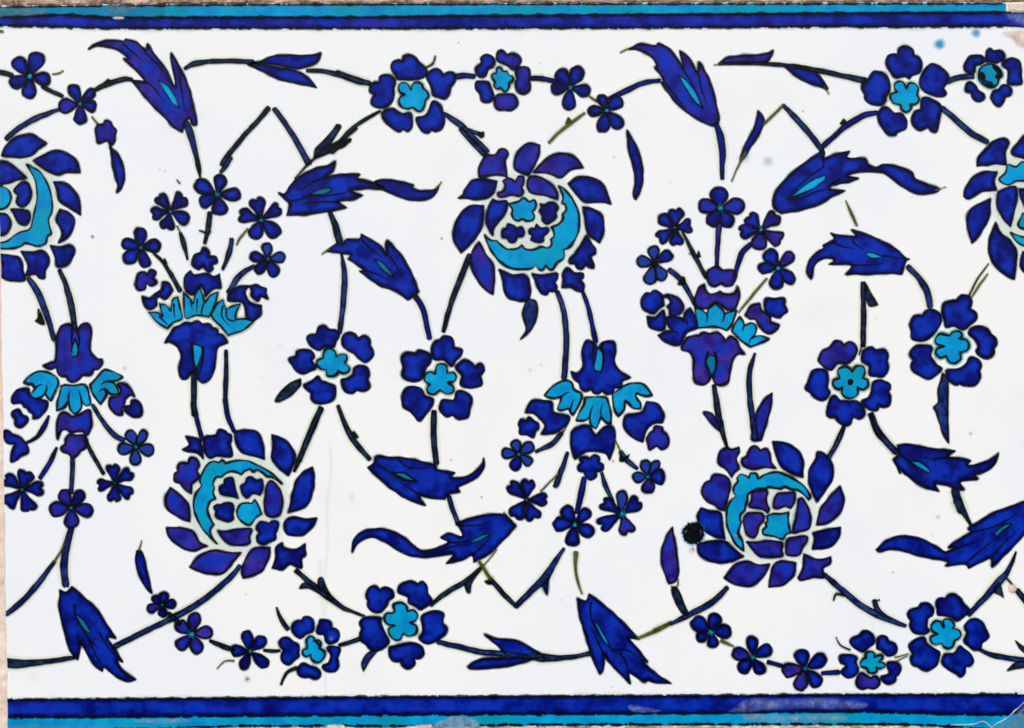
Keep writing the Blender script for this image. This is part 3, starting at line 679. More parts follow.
sub('globe_bud'); F('c', '760 249!,812 260,842 310,836 352!,790 360,760 387,741 447!,690 421,648 370,658 320,700 308,740 298')
crop(500, 380, 5.69)
sub('knot_bud'); F('c', '103 250,122 222,150 230!,165 210,192 230!,218 245,220 275,200 290!,190 327,150 312,113 306,112 275!')
sub('knot_bud'); F('c', '443 490,460 470!,453 443,490 436,510 446!,535 426,562 438,565 465!,590 480,582 512,546 520!,547 550,510 567,483 542,480 520!,448 516')
sub('knot_bud'); F('q', '833 330,850 300,870 290!,885 260,922 268,925 290!,957 320,957 372,920 397,890 376,850 397,840 360!')
crop(490, 350)
sub('blossom'); petals(140, 505, 'l r 118 436 52, l r 210 456 58, l r 204 555 52, c r 115 585 54, l r 55 500 54', 'u', 12)
crop(480, 450)
sub('blossom'); petals(225, 240, 'c h 138 160 66, c h 236 140 70, c h 330 238 68, c h 268 342 80, c h 160 330 80', 'k', 13)
sub('blossom'); petals(460, 362, 'c r 408 272 68, c r 532 286 60, c r 548 406 70, d r 442 468 70, c r 354 356 74', 't', 20)
sub('blossom'); petals(688, 310, 'c a 592 244 78, l r 688 196 56, c a 780 245 80, q h 722 408 84, c h 576 372 76', 't', 22)
sub('blossom'); petals(815, 130, 'l r 796 48 54, l r 864 52 44, c r 896 128 84, q r 818 208 66, l r 742 132 56', 'u', 14)
crop(490, 350)
sub('stem'); L('k', '380 348 8, 345 412 14'); L('s', '345 405 18, 300 455 24, 222 492 12')
sub('stem'); L('s', '376 498 12, 352 570 24, 320 652 26, 312 658 14'); L('g', '330 600 8, 290 640 8, 245 686 10')
sub('stem'); crop(480, 450); L('c', '505 138 26, 490 215 30, 470 302 22')
sub('stem'); L('s', '592 112 12, 612 180 22, 645 248 14')
crop(490, 350)
sub('stem'); L('g', '605 430 6, 632 490 10'); L('s', '635 495 22, 665 535 24, 712 574 18'); F('k', '630 540!,632 500,650 520,676 506!,660 535', .8)

# ---- upper right spray
crop(620, 270)
part('flower_spray', 'upright spray with a purple bell right of centre')
crop(630, 280, 6.4)
F('p', '328 430,343 400,365 368,420 353,440 355!,470 333,510 343!,560 333,600 363,612 385!,640 358,682 385,702 430,734 472!,690 472,657 510,642 580,627 652,580 674,545 662,530 635,518 610,505 642,470 670,418 652,403 590,406 510,380 462,338 452')
F('u', '498 490,520 478,547 500,542 560,522 614!,503 570,488 530', .8); K('500 460,482 520,508 640;540 460,556 530,530 640', 14)
sub('collar_leaf', 'cobalt collar leaf'); F('e', '178 355!,230 328,265 325!,238 280,233 238!,280 233,320 238,345 255!,350 213,385 178!,412 220,432 270,432 307!,370 332,342 370,322 412,270 414,220 392'); K('265 325,290 330,310 345;345 255,365 270,372 300', 12)
sub('collar_leaf'); F('t', '413 178!,450 183,480 208,490 213!,510 178,545 148!,592 188,605 213!,640 203,684 193!,667 240,647 290,620 322!,560 302,500 302,435 307!,423 240', 1.2); K('490 213,495 240,488 270;605 213,598 245,590 270', 12)
sub('collar_leaf'); F('t', '648 327!,668 280,700 233!,722 260,735 290!,780 273,807 295,802 340,785 365!,830 353,892 375!,850 397,770 427!,718 392', 1.2); K('735 290,722 310,728 330;785 365,768 380,760 405', 12)
sub('globe_bud'); F('p', '413 150,418 100,438 53,475 28!,480 60,510 87,550 82,575 72!,600 87,650 87,675 70,685 36!,700 80,692 140,667 187,620 192!,590 165,545 143,500 182!,450 182')
sub('globe_bud'); F('q', '203 105,250 93,312 118,342 165,322 217,290 227!,255 222,250 190,235 170!,257 140,240 110'); F('c', '108 233!,160 238,200 200,215 193!,222 230,227 260,217 312,175 322,128 302,113 270')
sub('globe_bud'); F('p', '736 225!,770 168,830 148!,842 190,870 215,900 235!,902 265,954 285!,942 317,900 342,860 332,825 292,800 252,770 247')
sub('knot_bud'); F('c', '70 130,98 83,130 85!,160 66,202 90,210 130,217 160!,180 187,150 212,108 202,76 175')
sub('knot_bud'); F('c', '860 180,868 118,920 115!,987 116,987 160!,1007 200,985 217,960 242!,920 232,878 212')
crop(620, 270)
sub('knot_bud'); F('q', '418 30,430 0,470 -18,500 0,548 0,564 30,545 72,512 78,490 66,460 80,434 66')
crop(620, 170)
sub('blossom'); petals(168, 450, 'l r 160 366 56, c r 252 402 60, l r 216 534 60, l r 134 556 62, l r 81 440 60', 'k', 14)
sub('blossom'); petals(268, 280, 'c h 272 184 76, c h 350 270 72, c h 275 370 68, c h 180 338 66, e r 190 222 62', 't', 16)
sub('blossom'); petals(487, 185, 'c r 478 84 92, q r 602 166 82, c r 535 275 76, c r 432 270 68, q r 378 168 74', 't', 22)
sub('blossom'); petals(684, 290, 'c h 620 218 74, q h 765 210 78, q a 786 350 80, q r 672 388 84, c h 574 300 68', 't', 20)
sub('blossom'); petals(768, 475, 'c r 712 386 74, q r 838 404 62, c r 846 545 62, c r 756 580 72, c r 670 475 58', 't', 20)
sub('stem'); L('n', '303 300 10, 350 392 20, 418 520 18'); L('k', '334 406 6, 356 400 8'); F('k', '372 420,382 392!,390 420', .6)
sub('stem'); L('q', '482 258 28, 474 350 24, 470 462 16')
sub('stem'); L('c', '634 360 24, 588 410 28, 556 515 18')
sub('stem'); L('g', '712 526 10, 642 608 14, 574 692 8')
sub('stem'); L('s', '240 485 24, 302 540 26, 370 665 12'); F('k', '280 555!,298 520,312 520,316 555', .6)

# ---- leaves and rosettes of the middle
crop(260, 130)
part('leaf', 'long feathered leaf swinging to the right, left of the centre flower')
F('c', '90 305!,122 308,150 265,200 220,270 185,330 170,366 153!,352 200,322 228,400 213,486 215!,476 234,550 255,600 282,556 250,620 240,690 252,746 266!,740 280,780 295,840 290,868 272,850 310,800 338,720 337,650 315,600 292,540 282,480 288,440 292,497 317!,450 337,380 347,420 376!,350 392,250 407,128 415!,143 360,118 335')
L('g', '856 282 10, 882 250 4')
F('u', '238 312!,290 288,352 284,310 312', .6); K('210 320,270 320,340 318,430 300; 322 228,260 250,200 290; 380 347,300 350,220 352; 480 240,540 262,600 290; 140 345,200 335,250 322')
part('stem'); L('n', '340 402 20, 365 462 30, 388 548 36')
part('leaf', 'feathered leaf pointing down right, left of the centre flower'); crop(260, 220)
L('g', '298 168 4, 318 152 8, 340 142 8')
F('c', '322 150!,370 116,405 116,418 94,482 92,492 68!,540 95,590 130,615 167,610 130,617 97!,650 130,700 190,742 270,770 347!,720 387!,660 345,590 322,540 290,482 248!,500 238,428 188!,438 168,380 158')
F('u', '556 190!,590 203,620 233,652 277!,605 252,573 215', .7); K('618 165,660 220,700 290; 500 240,560 260,620 290; 497 100,540 140,590 180')
part('stem'); L('s', '396 165 8, 410 262 26, 404 400 26, 386 545 20')
part('stem'); L('c', '757 375 26, 792 435 26, 822 572 24')
crop(260, 310)
part('leaf', 'short spindle leaf beneath the middle left rosette'); F('n', '73 442!,98 400,140 360,198 333!,192 367,150 412,100 442')
part('stem'); L('n', '294 475 22, 240 600 26, 190 728 26')
part('stem'); L('n', '380 466 16, 420 570 26, 460 640 28, 530 722 22'); F('k', '445 600,455 588!,478 616,455 620', .5)
crop(390, 320, 6.62)
crop(340, 410)
part('stem'); L('n', '456 10 26, 455 120 28, 466 256 26')
part('leaf', 'feathered leaf with an upturned tip below the middle rosettes')
F('c', '133 277!,165 257,172 230!,188 222,240 228,320 233,400 250,465 272,470 288,558 303!,545 325,600 325,650 300,688 262,696 232!,700 272,670 322,620 352,576 375,582 395!,522 410,510 432!,440 427,385 412,414 464!,350 442,280 405,210 350,168 310')
F('u', '248 305!,310 303,345 325,374 346!,320 337', .8); K('185 265,240 300,300 340,380 350; 285 240,340 280,460 276; 385 412,340 380,260 330')
part('stem'); L('s', '528 420 22, 550 490 24, 575 552 20')
part('leaf', 'feathered leaf trailing a long tail to the left, below the middle')
F('c', '58 692!,62 640,100 593,160 575,230 580,300 610,350 650,400 682,470 670,525 640,495 624,488 618,530 598,592 612,575 558,562 552,640 523,720 506,795 506!,852 562!,791 632,731 692,649 739!,640 705,590 727,514 745!,550 700,470 708,400 714,340 707,270 674,210 637,150 617,92 640')
F('u', '633 637!,680 610,727 600,690 628,650 640', .5); K('575 558,650 560,720 545; 525 640,600 640,640 620; 640 705,690 660,750 590; 400 690,470 690,550 660,620 650')
L('k', '795 496 10, 850 562 12')
crop(740, 130)
part('leaf', 'long feathered leaf swinging to the right in the upper right')
F('c', '158 342!,178 290,240 220,310 160,390 105,400 80,410 110,410 135,470 115,532 103!,522 135,600 135,622 165,660 182,700 165,770 178,830 203,850 235,900 260,962 283,950 300,900 310,840 302,780 267,720 222,690 207,620 202,560 207,520 220,577 235!,530 252,450 267,440 287,512 295!,450 322,380 362,300 387,200 404!,163 375')
L('g', '950 292 8, 1000 276 4'); F('t', '240 325!,300 278,360 238,414 222,400 252,340 292,280 318', .8)
K('400 130,400 180,330 230,230 320; 230 335,300 330,370 300,440 285; 440 262,480 240,520 220; 640 185,690 205,760 245')
part('stem'); L('g', '513 342 6, 540 405 16, 566 462 14')
part('leaf', 'feathered leaf with a hooked tip in the right half'); crop(740, 230)
F('c', '345 238!,325 200,335 150,370 110,408 86,402 74,445 52,458 40,440 13!,500 28,562 28,540 -2!,600 15,660 40,740 80,800 130,822 142!,808 150,785 212!,720 210,620 214,513 214!,542 180,530 165,480 167,430 167!,455 152,445 135,400 140,363 170')
F('t', '603 115!,640 110,687 130,640 137', .6); K('540 30,560 70,600 95; 690 125,740 130,790 140; 455 60,500 80,550 90; 530 165,600 170,700 160')
part('stem'); L('s', '816 178 26, 872 238 28, 908 300 32, 922 368 30')
part('stem'); L('n', '597 258 22, 600 400 26, 596 560 22'); L('k', '596 540 14, 578 606 8'); F('n', '605 255!,632 300,668 362!,628 368,610 320', .7)
crop(740, 320)
part('stem'); L('s', '502 520 14, 472 590 22, 430 670 18')
part('stem'); L('s', '638 455 18, 680 552 28, 757 638 28')
crop(824, 230)
crop(824, 360)
part('stem'); F('s', '575 62!,602 100,600 200,602 300,604 402!,575 352,543 252,532 230,553 205,552 150'); 
part('leaf', 'very dark feathered leaf with upturned tip at the right side')
L('g', '838 470 8, 848 446 4')
F('d', '358 412!,400 407,480 420,560 432,638 440!,602 470,660 475,712 488!,700 510,760 500,810 480,845 455!,830 502,780 542,730 555,747 577!,700 582,660 592,678 627!,640 627,600 610,540 600,557 637!,500 622,430 582,370 532,370 552!,335 482!,360 455')
F('t', '413 490!,460 493,500 518,515 548,460 522', .7); K('370 460,420 500,480 570; 602 470,540 480,480 470')
part('stem'); L('s', '222 264 14, 260 350 26, 345 442 28')
part('stem'); L('n', '635 632 40, 665 728 42'); crop(824, 480); L('n', '645 100 40, 680 160 28, 712 216 10')
part('leaf', 'feathered leaf trailing to the left at the right edge')
F('c', '253 338!,300 295,370 271,450 278,530 313,592 347,640 325,600 328,650 290,712 252,698 233,750 200,820 158,900 130,971 103,1040 85,1040 200,971 262,930 310,880 362,815 422!,810 380,760 397,700 427!,682 410,590 417!,600 395,540 382,460 367,400 347,330 335,270 347')
F('u', '828 257!,870 218,912 213,870 247,838 272', .9); K('712 252,780 240,860 210,940 160; 600 345,680 320,760 290; 810 380,860 320,930 250; 690 400,760 340,820 290')
part('stem'); L('s', '932 348 6, 892 440 22, 850 492 36, 780 570 28, 702 652 22'); F('n', '820 545!,850 500,872 572!,858 560', .7)
part('stem'); L('k', '888 478 12, 928 525 10'); L('n', '938 535 24, 1010 630 30')
crop(824, 578)
part('stem'); L('s', '758 348 16, 830 377 24, 971 398 24, 1040 405 22'); F('n', '928 303!,965 330,1040 380,1040 400,960 352', .8); F('n', '888 448!,930 410,1040 400,1040 430,940 437', .8)
part('stem'); L('g', '342 384 7, 410 368 5'); L('g', '350 402 6, 405 378 5')
part('tendril'); L('k', '58 286 5, 80 326 9, 126 348 10')
crop(690, 578)
part('flower', 'first small flower of the lower right chain'); petals(100, 262, 'c r 12 200 80, d r 128 172 70, c r 196 256 74, c r 118 336 58, d r 32 296 54', 't', 20)
part('stem'); L('g', '150 302 18, 182 318 16, 212 332 6')
part('flower', 'second small flower of the lower right chain'); petals(305, 385, 'd r 300 280 62, c r 393 332 66, d r 350 466 64, d r 240 455 68, q r 206 358 66', 'u', 14)
part('stem'); L('c', '380 407 20, 447 426 16')
part('flower', 'third small flower of the lower right chain'); petals(560, 440, 'c r 534 346 74, c r 658 380 72, c r 634 524 68, p r 524 545 70, p r 446 450 72', 'u', 12)
part('stem'); L('c', '642 462 18, 720 458 26')
crop(0, 0, 1.0)
part('stem'); L('g', '-2 31 3, 3 31.5 2.5')

# ---- glaze flaws
part('blot', 'dark brown-black glaze blot with a blue-green halo')
n = 34; pp = []
for i in range(n):
    a = i * 6.283 / n; r = (10.4 if i % 2 else 9.6) * random.uniform(.95, 1.08); pp.append((693 + r * math.cos(a), 532.8 + r * 1.0 * math.sin(a), False, 0))
pl = smooth(pp, True, 1.0)
ribbon(pl[::-1] if area(pl) < 0 else pl, True, [(-1, .9, 0), (.5, .55, 0), (1.6, .3, 0), (3.4, 0, 0)], 'x', .65, 0, vary=.3)
F('k', None, 1.2, 0, pts=pl)
n = 16; F('k', None, .6, 0, pts=smooth([(693 + 6 * math.cos(i * 6.283 / n), 532.5 + 6 * math.sin(i * 6.283 / n), False, 0) for i in range(n)], True, 1.0))
for x, y, r, tn, al in ((92.5, 236.5, 2.2, 1, .9), (803, 111, 1.4, 1, .7), (441.5, 238.5, 1.6, 1, .7), (458.5, 42.5, 1.4, 1, .5), (540, 63, 1.3, 1, .5), (970.5, 433.5, 2.4, 1, .4), (938, 517, 3, 1, .32), (933, 535, 2.2, 1, .15), (892.5, 572.5, 1.6, 1, .3),
                       (481.5, 497, 1.3, 1, .9), (247, 679, 4.6, 2, .45), (247.5, 679, 1.8, 1, .8), (692, 549.5, 5, 2, .35), (693, 549, 1.6, 1, .7), (676, 562, 2.6, 2, .8), (1012, 589, 3.4, 2, .6), (124.5, 368, 2.6, 2, .35), (246, 594, 1.8, 1, .35), (613, 461, 2.4, 2, .5),
                       (530, 370, 3, 1, .2), (541, 365, 2, 1, .25), (352, 496, 3.5, 1, .10), (353, 500, 5, 1, .06), (671, 183, 2.5, 1, .12), (614, 157, 1.4, 1, .4), (893, 572, 1.4, 1, .3), (612, 687, 1.8, 1, .22), (160, 169, 1.5, 1, .3), (165, 171, 1.5, 1, .4), (34, 675, 8, 1, .07),
                       (451, 460, 1.5, 1, .5), (912, 197, 1.3, 1, .4), (737, 158, 2, 0, .2), (700, 420, 1.2, 1, .3), (876, 318, 1.2, 1, .25), (388, 95, 0.9, 1, .3), (561, 600, 1.3, 1, .3), (280, 345, 1.5, 1, .22), (262, 378, 1.2, 1, .3)):
    part('speck'); speck(x, y, r * 1.15, tn, al * .75)
part('crack', 'faint hairline crack through the lower left of the tile')
crop(0, 0, 1.0)
def hair(pts, al, w):
    pl = smooth(parse(pts), False); ribbon(pl, False, [(-w, 0, 0), (0, al, 0), (w, 0, 0)], 'x', .2, 1.0, vary=.5)
hair('330 440,331 470,327 505,328 540,325 575,326 612,325 660,326 694', .07, 2.0); part('crack', 'faint smudged crack near the bottom'); hair('320 560,322 600,325 625', .07, 3.5); 

# ---- rosettes, each petal traced with its notches
def rosette(label, x, y, k, centre, pets, ring=.0, cc='t'):
    part('rosette', label); crop(x, y, k); F(cc, centre, 1.25, .9, ring=ring)
    for q in pets:
        a, _, b = q.partition('|'); sub('petal'); F(b or 'c', a)
rosette('large blue rosette with turquoise heart, top row left of centre', 360, 50, 8.09,
    '320 275,350 262,385 275,415 322!,425 275,465 258,505 280,512 305,548 340,554 378,530 408!,520 455,500 490,465 492,430 462!,380 475,330 455,312 415,330 375,362 358!,325 345,310 310',
    ('250 140,265 95,310 78,345 82!,355 50,400 37,450 60,480 100,530 150,537 190,505 225,420 240,310 236,288 205',
     '538 225,560 175,610 150,655 170,672 197!,715 177,767 195,772 250,735 300,724 350,690 392,650 390,595 365,578 310',
     '160 215,200 201,257 215,287 260,272 310,277 365,255 420,205 460,140 464,93 435,95 390,117 365!,80 335,85 290,115 260,157 258!',
     '178 505,215 478,270 473,310 500,350 515,402 510,422 560,422 620,385 657,350 638!,320 662,275 640,215 590,183 545',
     '575 430,605 413,652 450,677 510,687 570,660 637,610 657,580 640!,550 670,505 657,463 590,460 545,520 530,550 500',), ring=.0, cc='t')
rosette('smaller blue rosette with turquoise heart, top row centre', 465, 40, 9.1,
    '288 257,320 248,350 285,385 283,392 310,437 335,434 370,402 388!,402 420,375 467,345 462,325 435!,290 447,263 420,270 380!,243 340,250 310,285 300!',
    ('145 160,190 128,242 145,270 190,250 240,215 265,195 317,160 337,110 322,93 260,125 225!,150 205',
     '286 130,310 96,350 93,385 132!,435 120,492 150,510 195,480 242,430 264,395 235,340 210,293 180|q',
     '458 290,480 253,530 243,580 260,590 310,575 350!,594 400,587 460,535 492,480 467,460 410,475 350!|q',
     '268 540,295 498,350 490!,430 493,472 540,477 590,430 637,395 640!,360 634,310 637,273 600|q',
     '90 410,105 373,160 373,217 385,235 435,264 490,247 545,200 567,150 552,135 490,98 450',), ring=.15, cc='t')
rosette('large blue rosette with turquoise heart near the upper right', 850, 40, 7.28,
    '322 320,355 298,390 310,410 352!,430 313,472 318,497 350,490 395,502 430,482 467,440 470!,445 500,410 527,373 507,363 472,318 460,290 420,300 390,342 378!,325 350',
    ('260 155,275 113,320 98,342 102!,355 60,400 46,452 65,465 112!,507 130,520 180,507 235,450 265,430 282,400 265,330 272,298 240,273 200',
     '513 270,545 210,595 170,642 190,687 220,717 265,707 310,680 350!,702 385,682 410,620 407,545 377,508 330',
     '160 240,190 226,252 250,290 310,287 370,257 410,257 440,225 472,170 470,113 440,105 395!,83 355,90 310,130 285!',
     '203 530,240 488,285 500,320 530,372 535,412 580,407 640,365 662,340 672!,325 692,270 682,223 620,198 570',
     '520 430,565 418,632 450,667 490,652 545,647 600,627 664,590 662,570 635!,510 657,458 620,448 565,470 520,515 505!',), ring=.25, cc='t')
rosette('smaller blue rosette at the upper right corner with a dark-edged heart', 950, 40, 10.4,
    '308 300,340 268,400 248,460 260,522 310,542 370,512 400,492 460,440 492,370 477,313 430,298 370',
    ('148 290,150 240,200 168,270 156,330 163,357 210,320 250,265 270,255 330,210 347,165 325|d',
     '370 195,376 120,415 88,450 110!,520 106,564 150,557 200,510 225,480 240,400 225,375 225',
     '543 240,590 205,650 186,717 220,737 300,744 380,742 450,650 460,600 450,600 380,600 310,550 270',
     '423 580,450 530,500 513,540 468,590 468,637 510,627 570,570 592!,555 640,510 690,460 667,428 620',
     '156 490,180 443,225 433,265 470,290 520,352 560,347 610,290 640,240 610,215 550!,163 530|d',), ring=1.5, cc='t')
back(); F('k', '322 335,345 345,365 375,362 405,385 425,430 440,445 470,400 475,345 440,322 400', .6, 0); F('k', '440 255,490 270,525 320,530 360,495 400,470 385,490 355,480 325,455 300', .6, 0)
rosette('blue rosette in the middle left', 280, 320, 8.09,
    '350 265,370 233,410 226,447 255,452 297!,490 273,537 278,542 315,522 347!,562 380,552 417,510 432,470 412!,460 442,420 457,378 447,375 400!,330 397,298 360,303 325,350 305!',
    ('218 150,245 118,290 112!,310 60,360 43,400 75,452 80,480 120,455 170,432 217,370 212,310 242,253 215|e',
     '503 200,508 130,560 98,610 108,632 142!,680 123,727 160,728 207!,757 260,747 300,690 342,640 312,600 270,545 240',
     '70 315,130 292!,140 250,190 236,252 250,277 290,260 330,292 380,240 412,190 434,130 412,98 370',
     '193 525,245 500,305 453,335 490,390 510,442 530,452 590,427 647,370 674,290 667,253 640,250 590!,213 560|e',
     '498 480,545 470,590 440,600 388,650 366,707 385,724 440,710 480!,724 540,690 572,620 567!,580 597,530 582,503 530',), ring=.0, cc='t')
rosette('blue rosette in the middle, left of the drooping spray', 390, 320, 6.62,
    '303 330,312 295,345 288,375 305,378 350!,420 345,440 375,425 405,385 412!,420 440,415 478,375 490,330 465!,290 492,248 478,245 440,265 425!,228 400,232 360,265 340,300 355!',
    ('290 260,273 190,300 140,330 130!,355 102,410 116,427 180!,477 195,467 240,440 265,405 302,355 262',
     '76 250,110 213,165 217!,200 196,264 225,270 280,235 320,207 390,140 407,83 370,87 315!|d',
     '78 500,100 453,150 438,207 455,230 500,287 525,262 590,200 667,160 635,135 605!,88 575,80 540!',
     '333 560,350 525,420 530,440 473,490 473,542 515,532 575!,517 640,460 657,415 630!,370 642,330 600',
     '438 300,490 263,537 280,560 307!,602 288,624 330,600 370!,607 430,535 450,463 430,478 370,443 330',), ring=.0, cc='t')
rosette('blue rosette in the middle right with a dark dot in its heart', 800, 335, 7.66,
    '288 270,340 238,385 255,398 282!,425 238,482 238,500 280,480 330!,517 340,522 390,480 420,440 400!,442 450,400 482,350 480,316 440,325 400!,290 417,253 390,256 345,300 330!',
    ('143 180,170 120,220 95,265 43,310 48,335 77!,375 50,417 70,437 120,410 180,360 217,290 217,240 267,178 240,148 210|q',
     '470 195,480 123,540 90,580 112!,640 108,674 150,665 200!,674 260,640 317,580 314,530 300,530 240,498 215',
     '78 310,95 273,150 258,200 275,217 330,210 400,227 440,190 492,150 497,98 465,85 442!,38 410,55 365!',
     '203 610,213 540,235 480,270 463,310 500,370 505,430 505,482 550,490 610,450 642,405 625!,385 677,335 692,290 667,270 630!,233 630',
     '473 505,520 480,545 430,560 358,620 343,682 370,692 405,675 430!,694 480,682 540,640 552,605 540!,590 577,540 574,498 545',), ring=.0, cc='t')
back(); F('k', '368 345,385 336,403 348,401 372,382 382,366 368', .5, 0)
rosette('blue rosette with a wide celadon ring at the right side', 900, 290, 7.28,
    '258 350,290 316,340 325,360 332!,385 303,432 298,452 330,430 355!,482 360,502 400,487 440,435 455!,442 500,400 532,355 522,335 480!,290 492,258 460,270 425,322 410!,263 390',
    ('303 150,313 100,360 78,410 72!,450 33,502 43,522 85,510 135!,557 170,557 215,510 252,460 287,390 262,333 267,318 210|d',
     '73 240,100 188,165 184!,190 148,240 143,292 180,297 240,260 300,210 352,150 370,88 355,80 300,75 270!',
     '78 440,120 403,190 403,232 420,225 480,260 540,302 570,270 612,220 647,160 632,98 590,78 550,95 510!,73 475',
     '498 320,520 273,575 258,637 285,665 322!,697 350,702 390,685 420!,682 460,640 497,590 487,553 450,565 410,543 360|d',
     '343 580,430 570,480 530,510 490,560 498,592 545,575 590!,582 640,540 692,460 692,440 680!,400 690,348 650,340 610',), ring=2.0, cc='t')
rosette('large lower rosette with scalloped pale ring, left of centre', 355, 575, 7.28,
    '285 260,278 215,330 196,374 220,382 264!,425 253,457 290,440 330,400 345!,447 370,447 420,395 447,350 425!,330 467,285 470,248 430,245 385,292 365!,235 357,210 315,230 278,270 275',
    ('86 130,105 88,150 80,180 107!,220 83,267 105,282 155,245 190,225 230,190 267,130 264,93 230,95 185!,83 160',
     '313 120,328 70,390 43,440 53,455 62!,490 43,522 75,530 130!,557 170,557 200,520 225,475 252,440 225,390 200,385 160,338 140',
     '483 300,530 270,590 256,642 280,640 320,640 350!,670 390,657 430,610 465!,560 492,510 497,468 460,490 420,490 370',
     '248 530,285 515,350 500,400 490,450 498,492 530,502 575,470 607,435 610!,437 650,385 682,343 657,330 630!,278 627,253 590',
     '38 335,80 306,182 310,190 350,222 430,247 485,205 530,150 554,110 542,80 505!,43 480,33 430,50 390!,33 360',), ring=.8, cc='t')
rosette('blue rosette near the lower right corner', 900, 590, 8.09,
    '253 280,290 246,330 258,350 302!,350 243,395 233,432 260,437 295,420 310!,472 320,494 360,472 395!,442 410,430 452,395 474,350 457,330 430,285 442,248 415,248 375,307 355!,258 330',
    ('60 200,80 158,130 143,150 137!,170 106,225 103,270 150,267 200,225 230,215 290,237 330,180 357,110 342,78 290,87 250!',
     '293 95,320 63,370 67!,390 38,440 33,492 65,512 105,562 160,520 210,460 247,410 217,350 205,303 200,296 150',
     '523 295,560 243,615 228,662 260,692 310,720 375,690 410!,662 430,652 475,600 482,550 452,518 410,540 350',
     '338 580,360 518,440 505,480 453,522 475,572 520,594 575,560 610!,530 620,527 670,490 702,455 675,430 662,380 637',
     '73 440,120 398,190 378,215 430,260 465,317 500,312 560,280 622,220 650,170 637,150 620!,98 600,83 550,102 510!,78 480',), ring=.2, cc='t')
rosette('smaller lower rosette with a pale glint painted on one petal', 275, 610, 9.7,
    '303 290,340 248,382 270,375 300!,420 288,452 320,430 370!,482 400,482 450,440 502,390 507,348 470,345 430!,300 452,266 420,273 380,310 370!',
    ('163 180,180 128,230 98,255 107!,285 63,340 66,374 110,367 200,300 230,250 272,213 255,178 220',
     '403 200,430 130,438 93,500 93,542 120,545 165!,602 190,627 240,600 302,530 327,488 300,470 245,418 230',
     '43 300,80 263,130 268,170 300,232 335,227 410,232 450,180 490,130 527,75 502,58 440,80 390!,48 340',
     '218 580,245 528,290 516,340 540,400 560,437 600,432 650,380 664,330 645!,280 657,233 630',
     '508 365,560 348,627 370,622 420,605 460!,612 540,580 594,510 594,458 560,465 530,520 510,540 440',), ring=1.3, cc='t')
F('w', '515 265,540 240,575 258,570 290,535 300', 0, 0, soft=1.6); back(); L('k', '395 300 26, 425 330 30, 435 370 20', 0)  # pale patch on the petal is a glaze reflection painted in colour
rosette('smaller rosette at the right end of the bottom row', 835, 625, 10.4,
    '313 305,350 273,397 278,412 310,405 332!,470 308,497 335,470 370,452 380!,512 395,517 430,470 452,430 435!,437 475,400 500,350 492,320 450!,268 430,260 390,290 350,320 340!',
    ('153 170,180 128,235 110,255 97!,290 60,350 63,402 120,402 190,340 240,290 277,230 252,173 215',
     '433 210,443 130,490 103,537 120,560 165!,622 190,647 245,620 302,555 322,510 290,480 260,433 245',
     '46 360,53 315,110 303,180 313,227 340,220 390,247 450,227 500,180 542,120 547,73 510,63 480,110 430!,95 405,58 395',
     '218 590,235 528,270 493,320 520,370 547!,420 528,462 570,462 620,410 662,340 655,290 670,238 640|q',
     '546 390,600 378,662 400,682 450,662 510,630 530!,622 580,560 612,500 592,478 540,540 515,565 490,543 440',), ring=.6, cc='t')

# ================================================================== border stripes
def interp(P, x):
    if x <= P[0][0]: return P[0][1]
    for a, b in zip(P, P[1:]):
        if x <= b[0]:
            t = (x - a[0]) / (b[0] - a[0]); return a[1] + (b[1] - a[1]) * t
    return P[-1][1]
def nz(x, y, z=0.0): return noise.noise(Vector((x, y, z)))
TOPY = [(-10, 5.6), (60, 5.0), (200, 3.6), (500, 2.7), (900, 2.4), (1040, 2.3)]
BOTY = [(-10, 736), (60, 734), (120, 730), (200, 728.2), (240, 726.8), (330, 726.6), (420, 727.0), (520, 725.6), (700, 725.2), (800, 725.0), (900, 725.2), (930, 726.2), (960, 728), (1000, 731), (1040, 733)]
def top_y(x): return interp(TOPY, x) + .7 * nz(x * .09, 1) + .45 * nz(x * .33, 4)
def bot_y(x): return interp(BOTY, x) + .8 * nz(x * .08, 7) + .5 * nz(x * .3, 11)
TC = [(-10, 17), (20, 16.4), (40, 15), (62, 14.4), (90, 15.8), (112, 17.4), (200, 17), (370, 17), (450, 15.6), (550, 15), (700, 14), (824, 13), (1000, 12), (1040, 12.6)]
TB = [(-10, 25.4), (50, 27), (110, 28.6), (200, 28.2), (400, 28.6), (600, 28.1), (700, 27.7), (824, 26.6), (900, 27), (1005, 26.4), (1040, 28.2)]
BC = [(-10, 699.8), (100, 698.9), (200, 698.2), (300, 697.4), (400, 696.6), (500, 696.2), (600, 695.8), (760, 695.2), (800, 694.6), (900, 694.6), (1000, 694.2), (1040, 694)]
BB = [(-10, 717.2), (100, 716.8), (200, 716), (300, 715.4), (400, 714.6), (500, 713.9), (600, 713.6), (700, 713), (800, 711.6), (860, 711.4), (900, 712.6), (950, 714), (1000, 714.6), (1040, 713)]
def stripe(mat, ft, fb, x0, x1, tone, h=.35):
    V = []; A = []; Fc = []; R = 9; n = 0; x = x0
    while x <= x1:
        a, b = ft(x), fb(x)
        for r in range(R):
            q = r / (R - 1); y = a + (b - a) * q
            V.append((x, y)); A.append((min(y - a, b - y) * .9, tone(x), 1.0))
        x += 2.0; n += 1
    for i in range(n - 1):
        for r in range(R - 1): k = i * R + r; Fc.append((k, k + 1, k + R + 1, k + R))
    cur[0].add(V, Fc, mat, h, A)
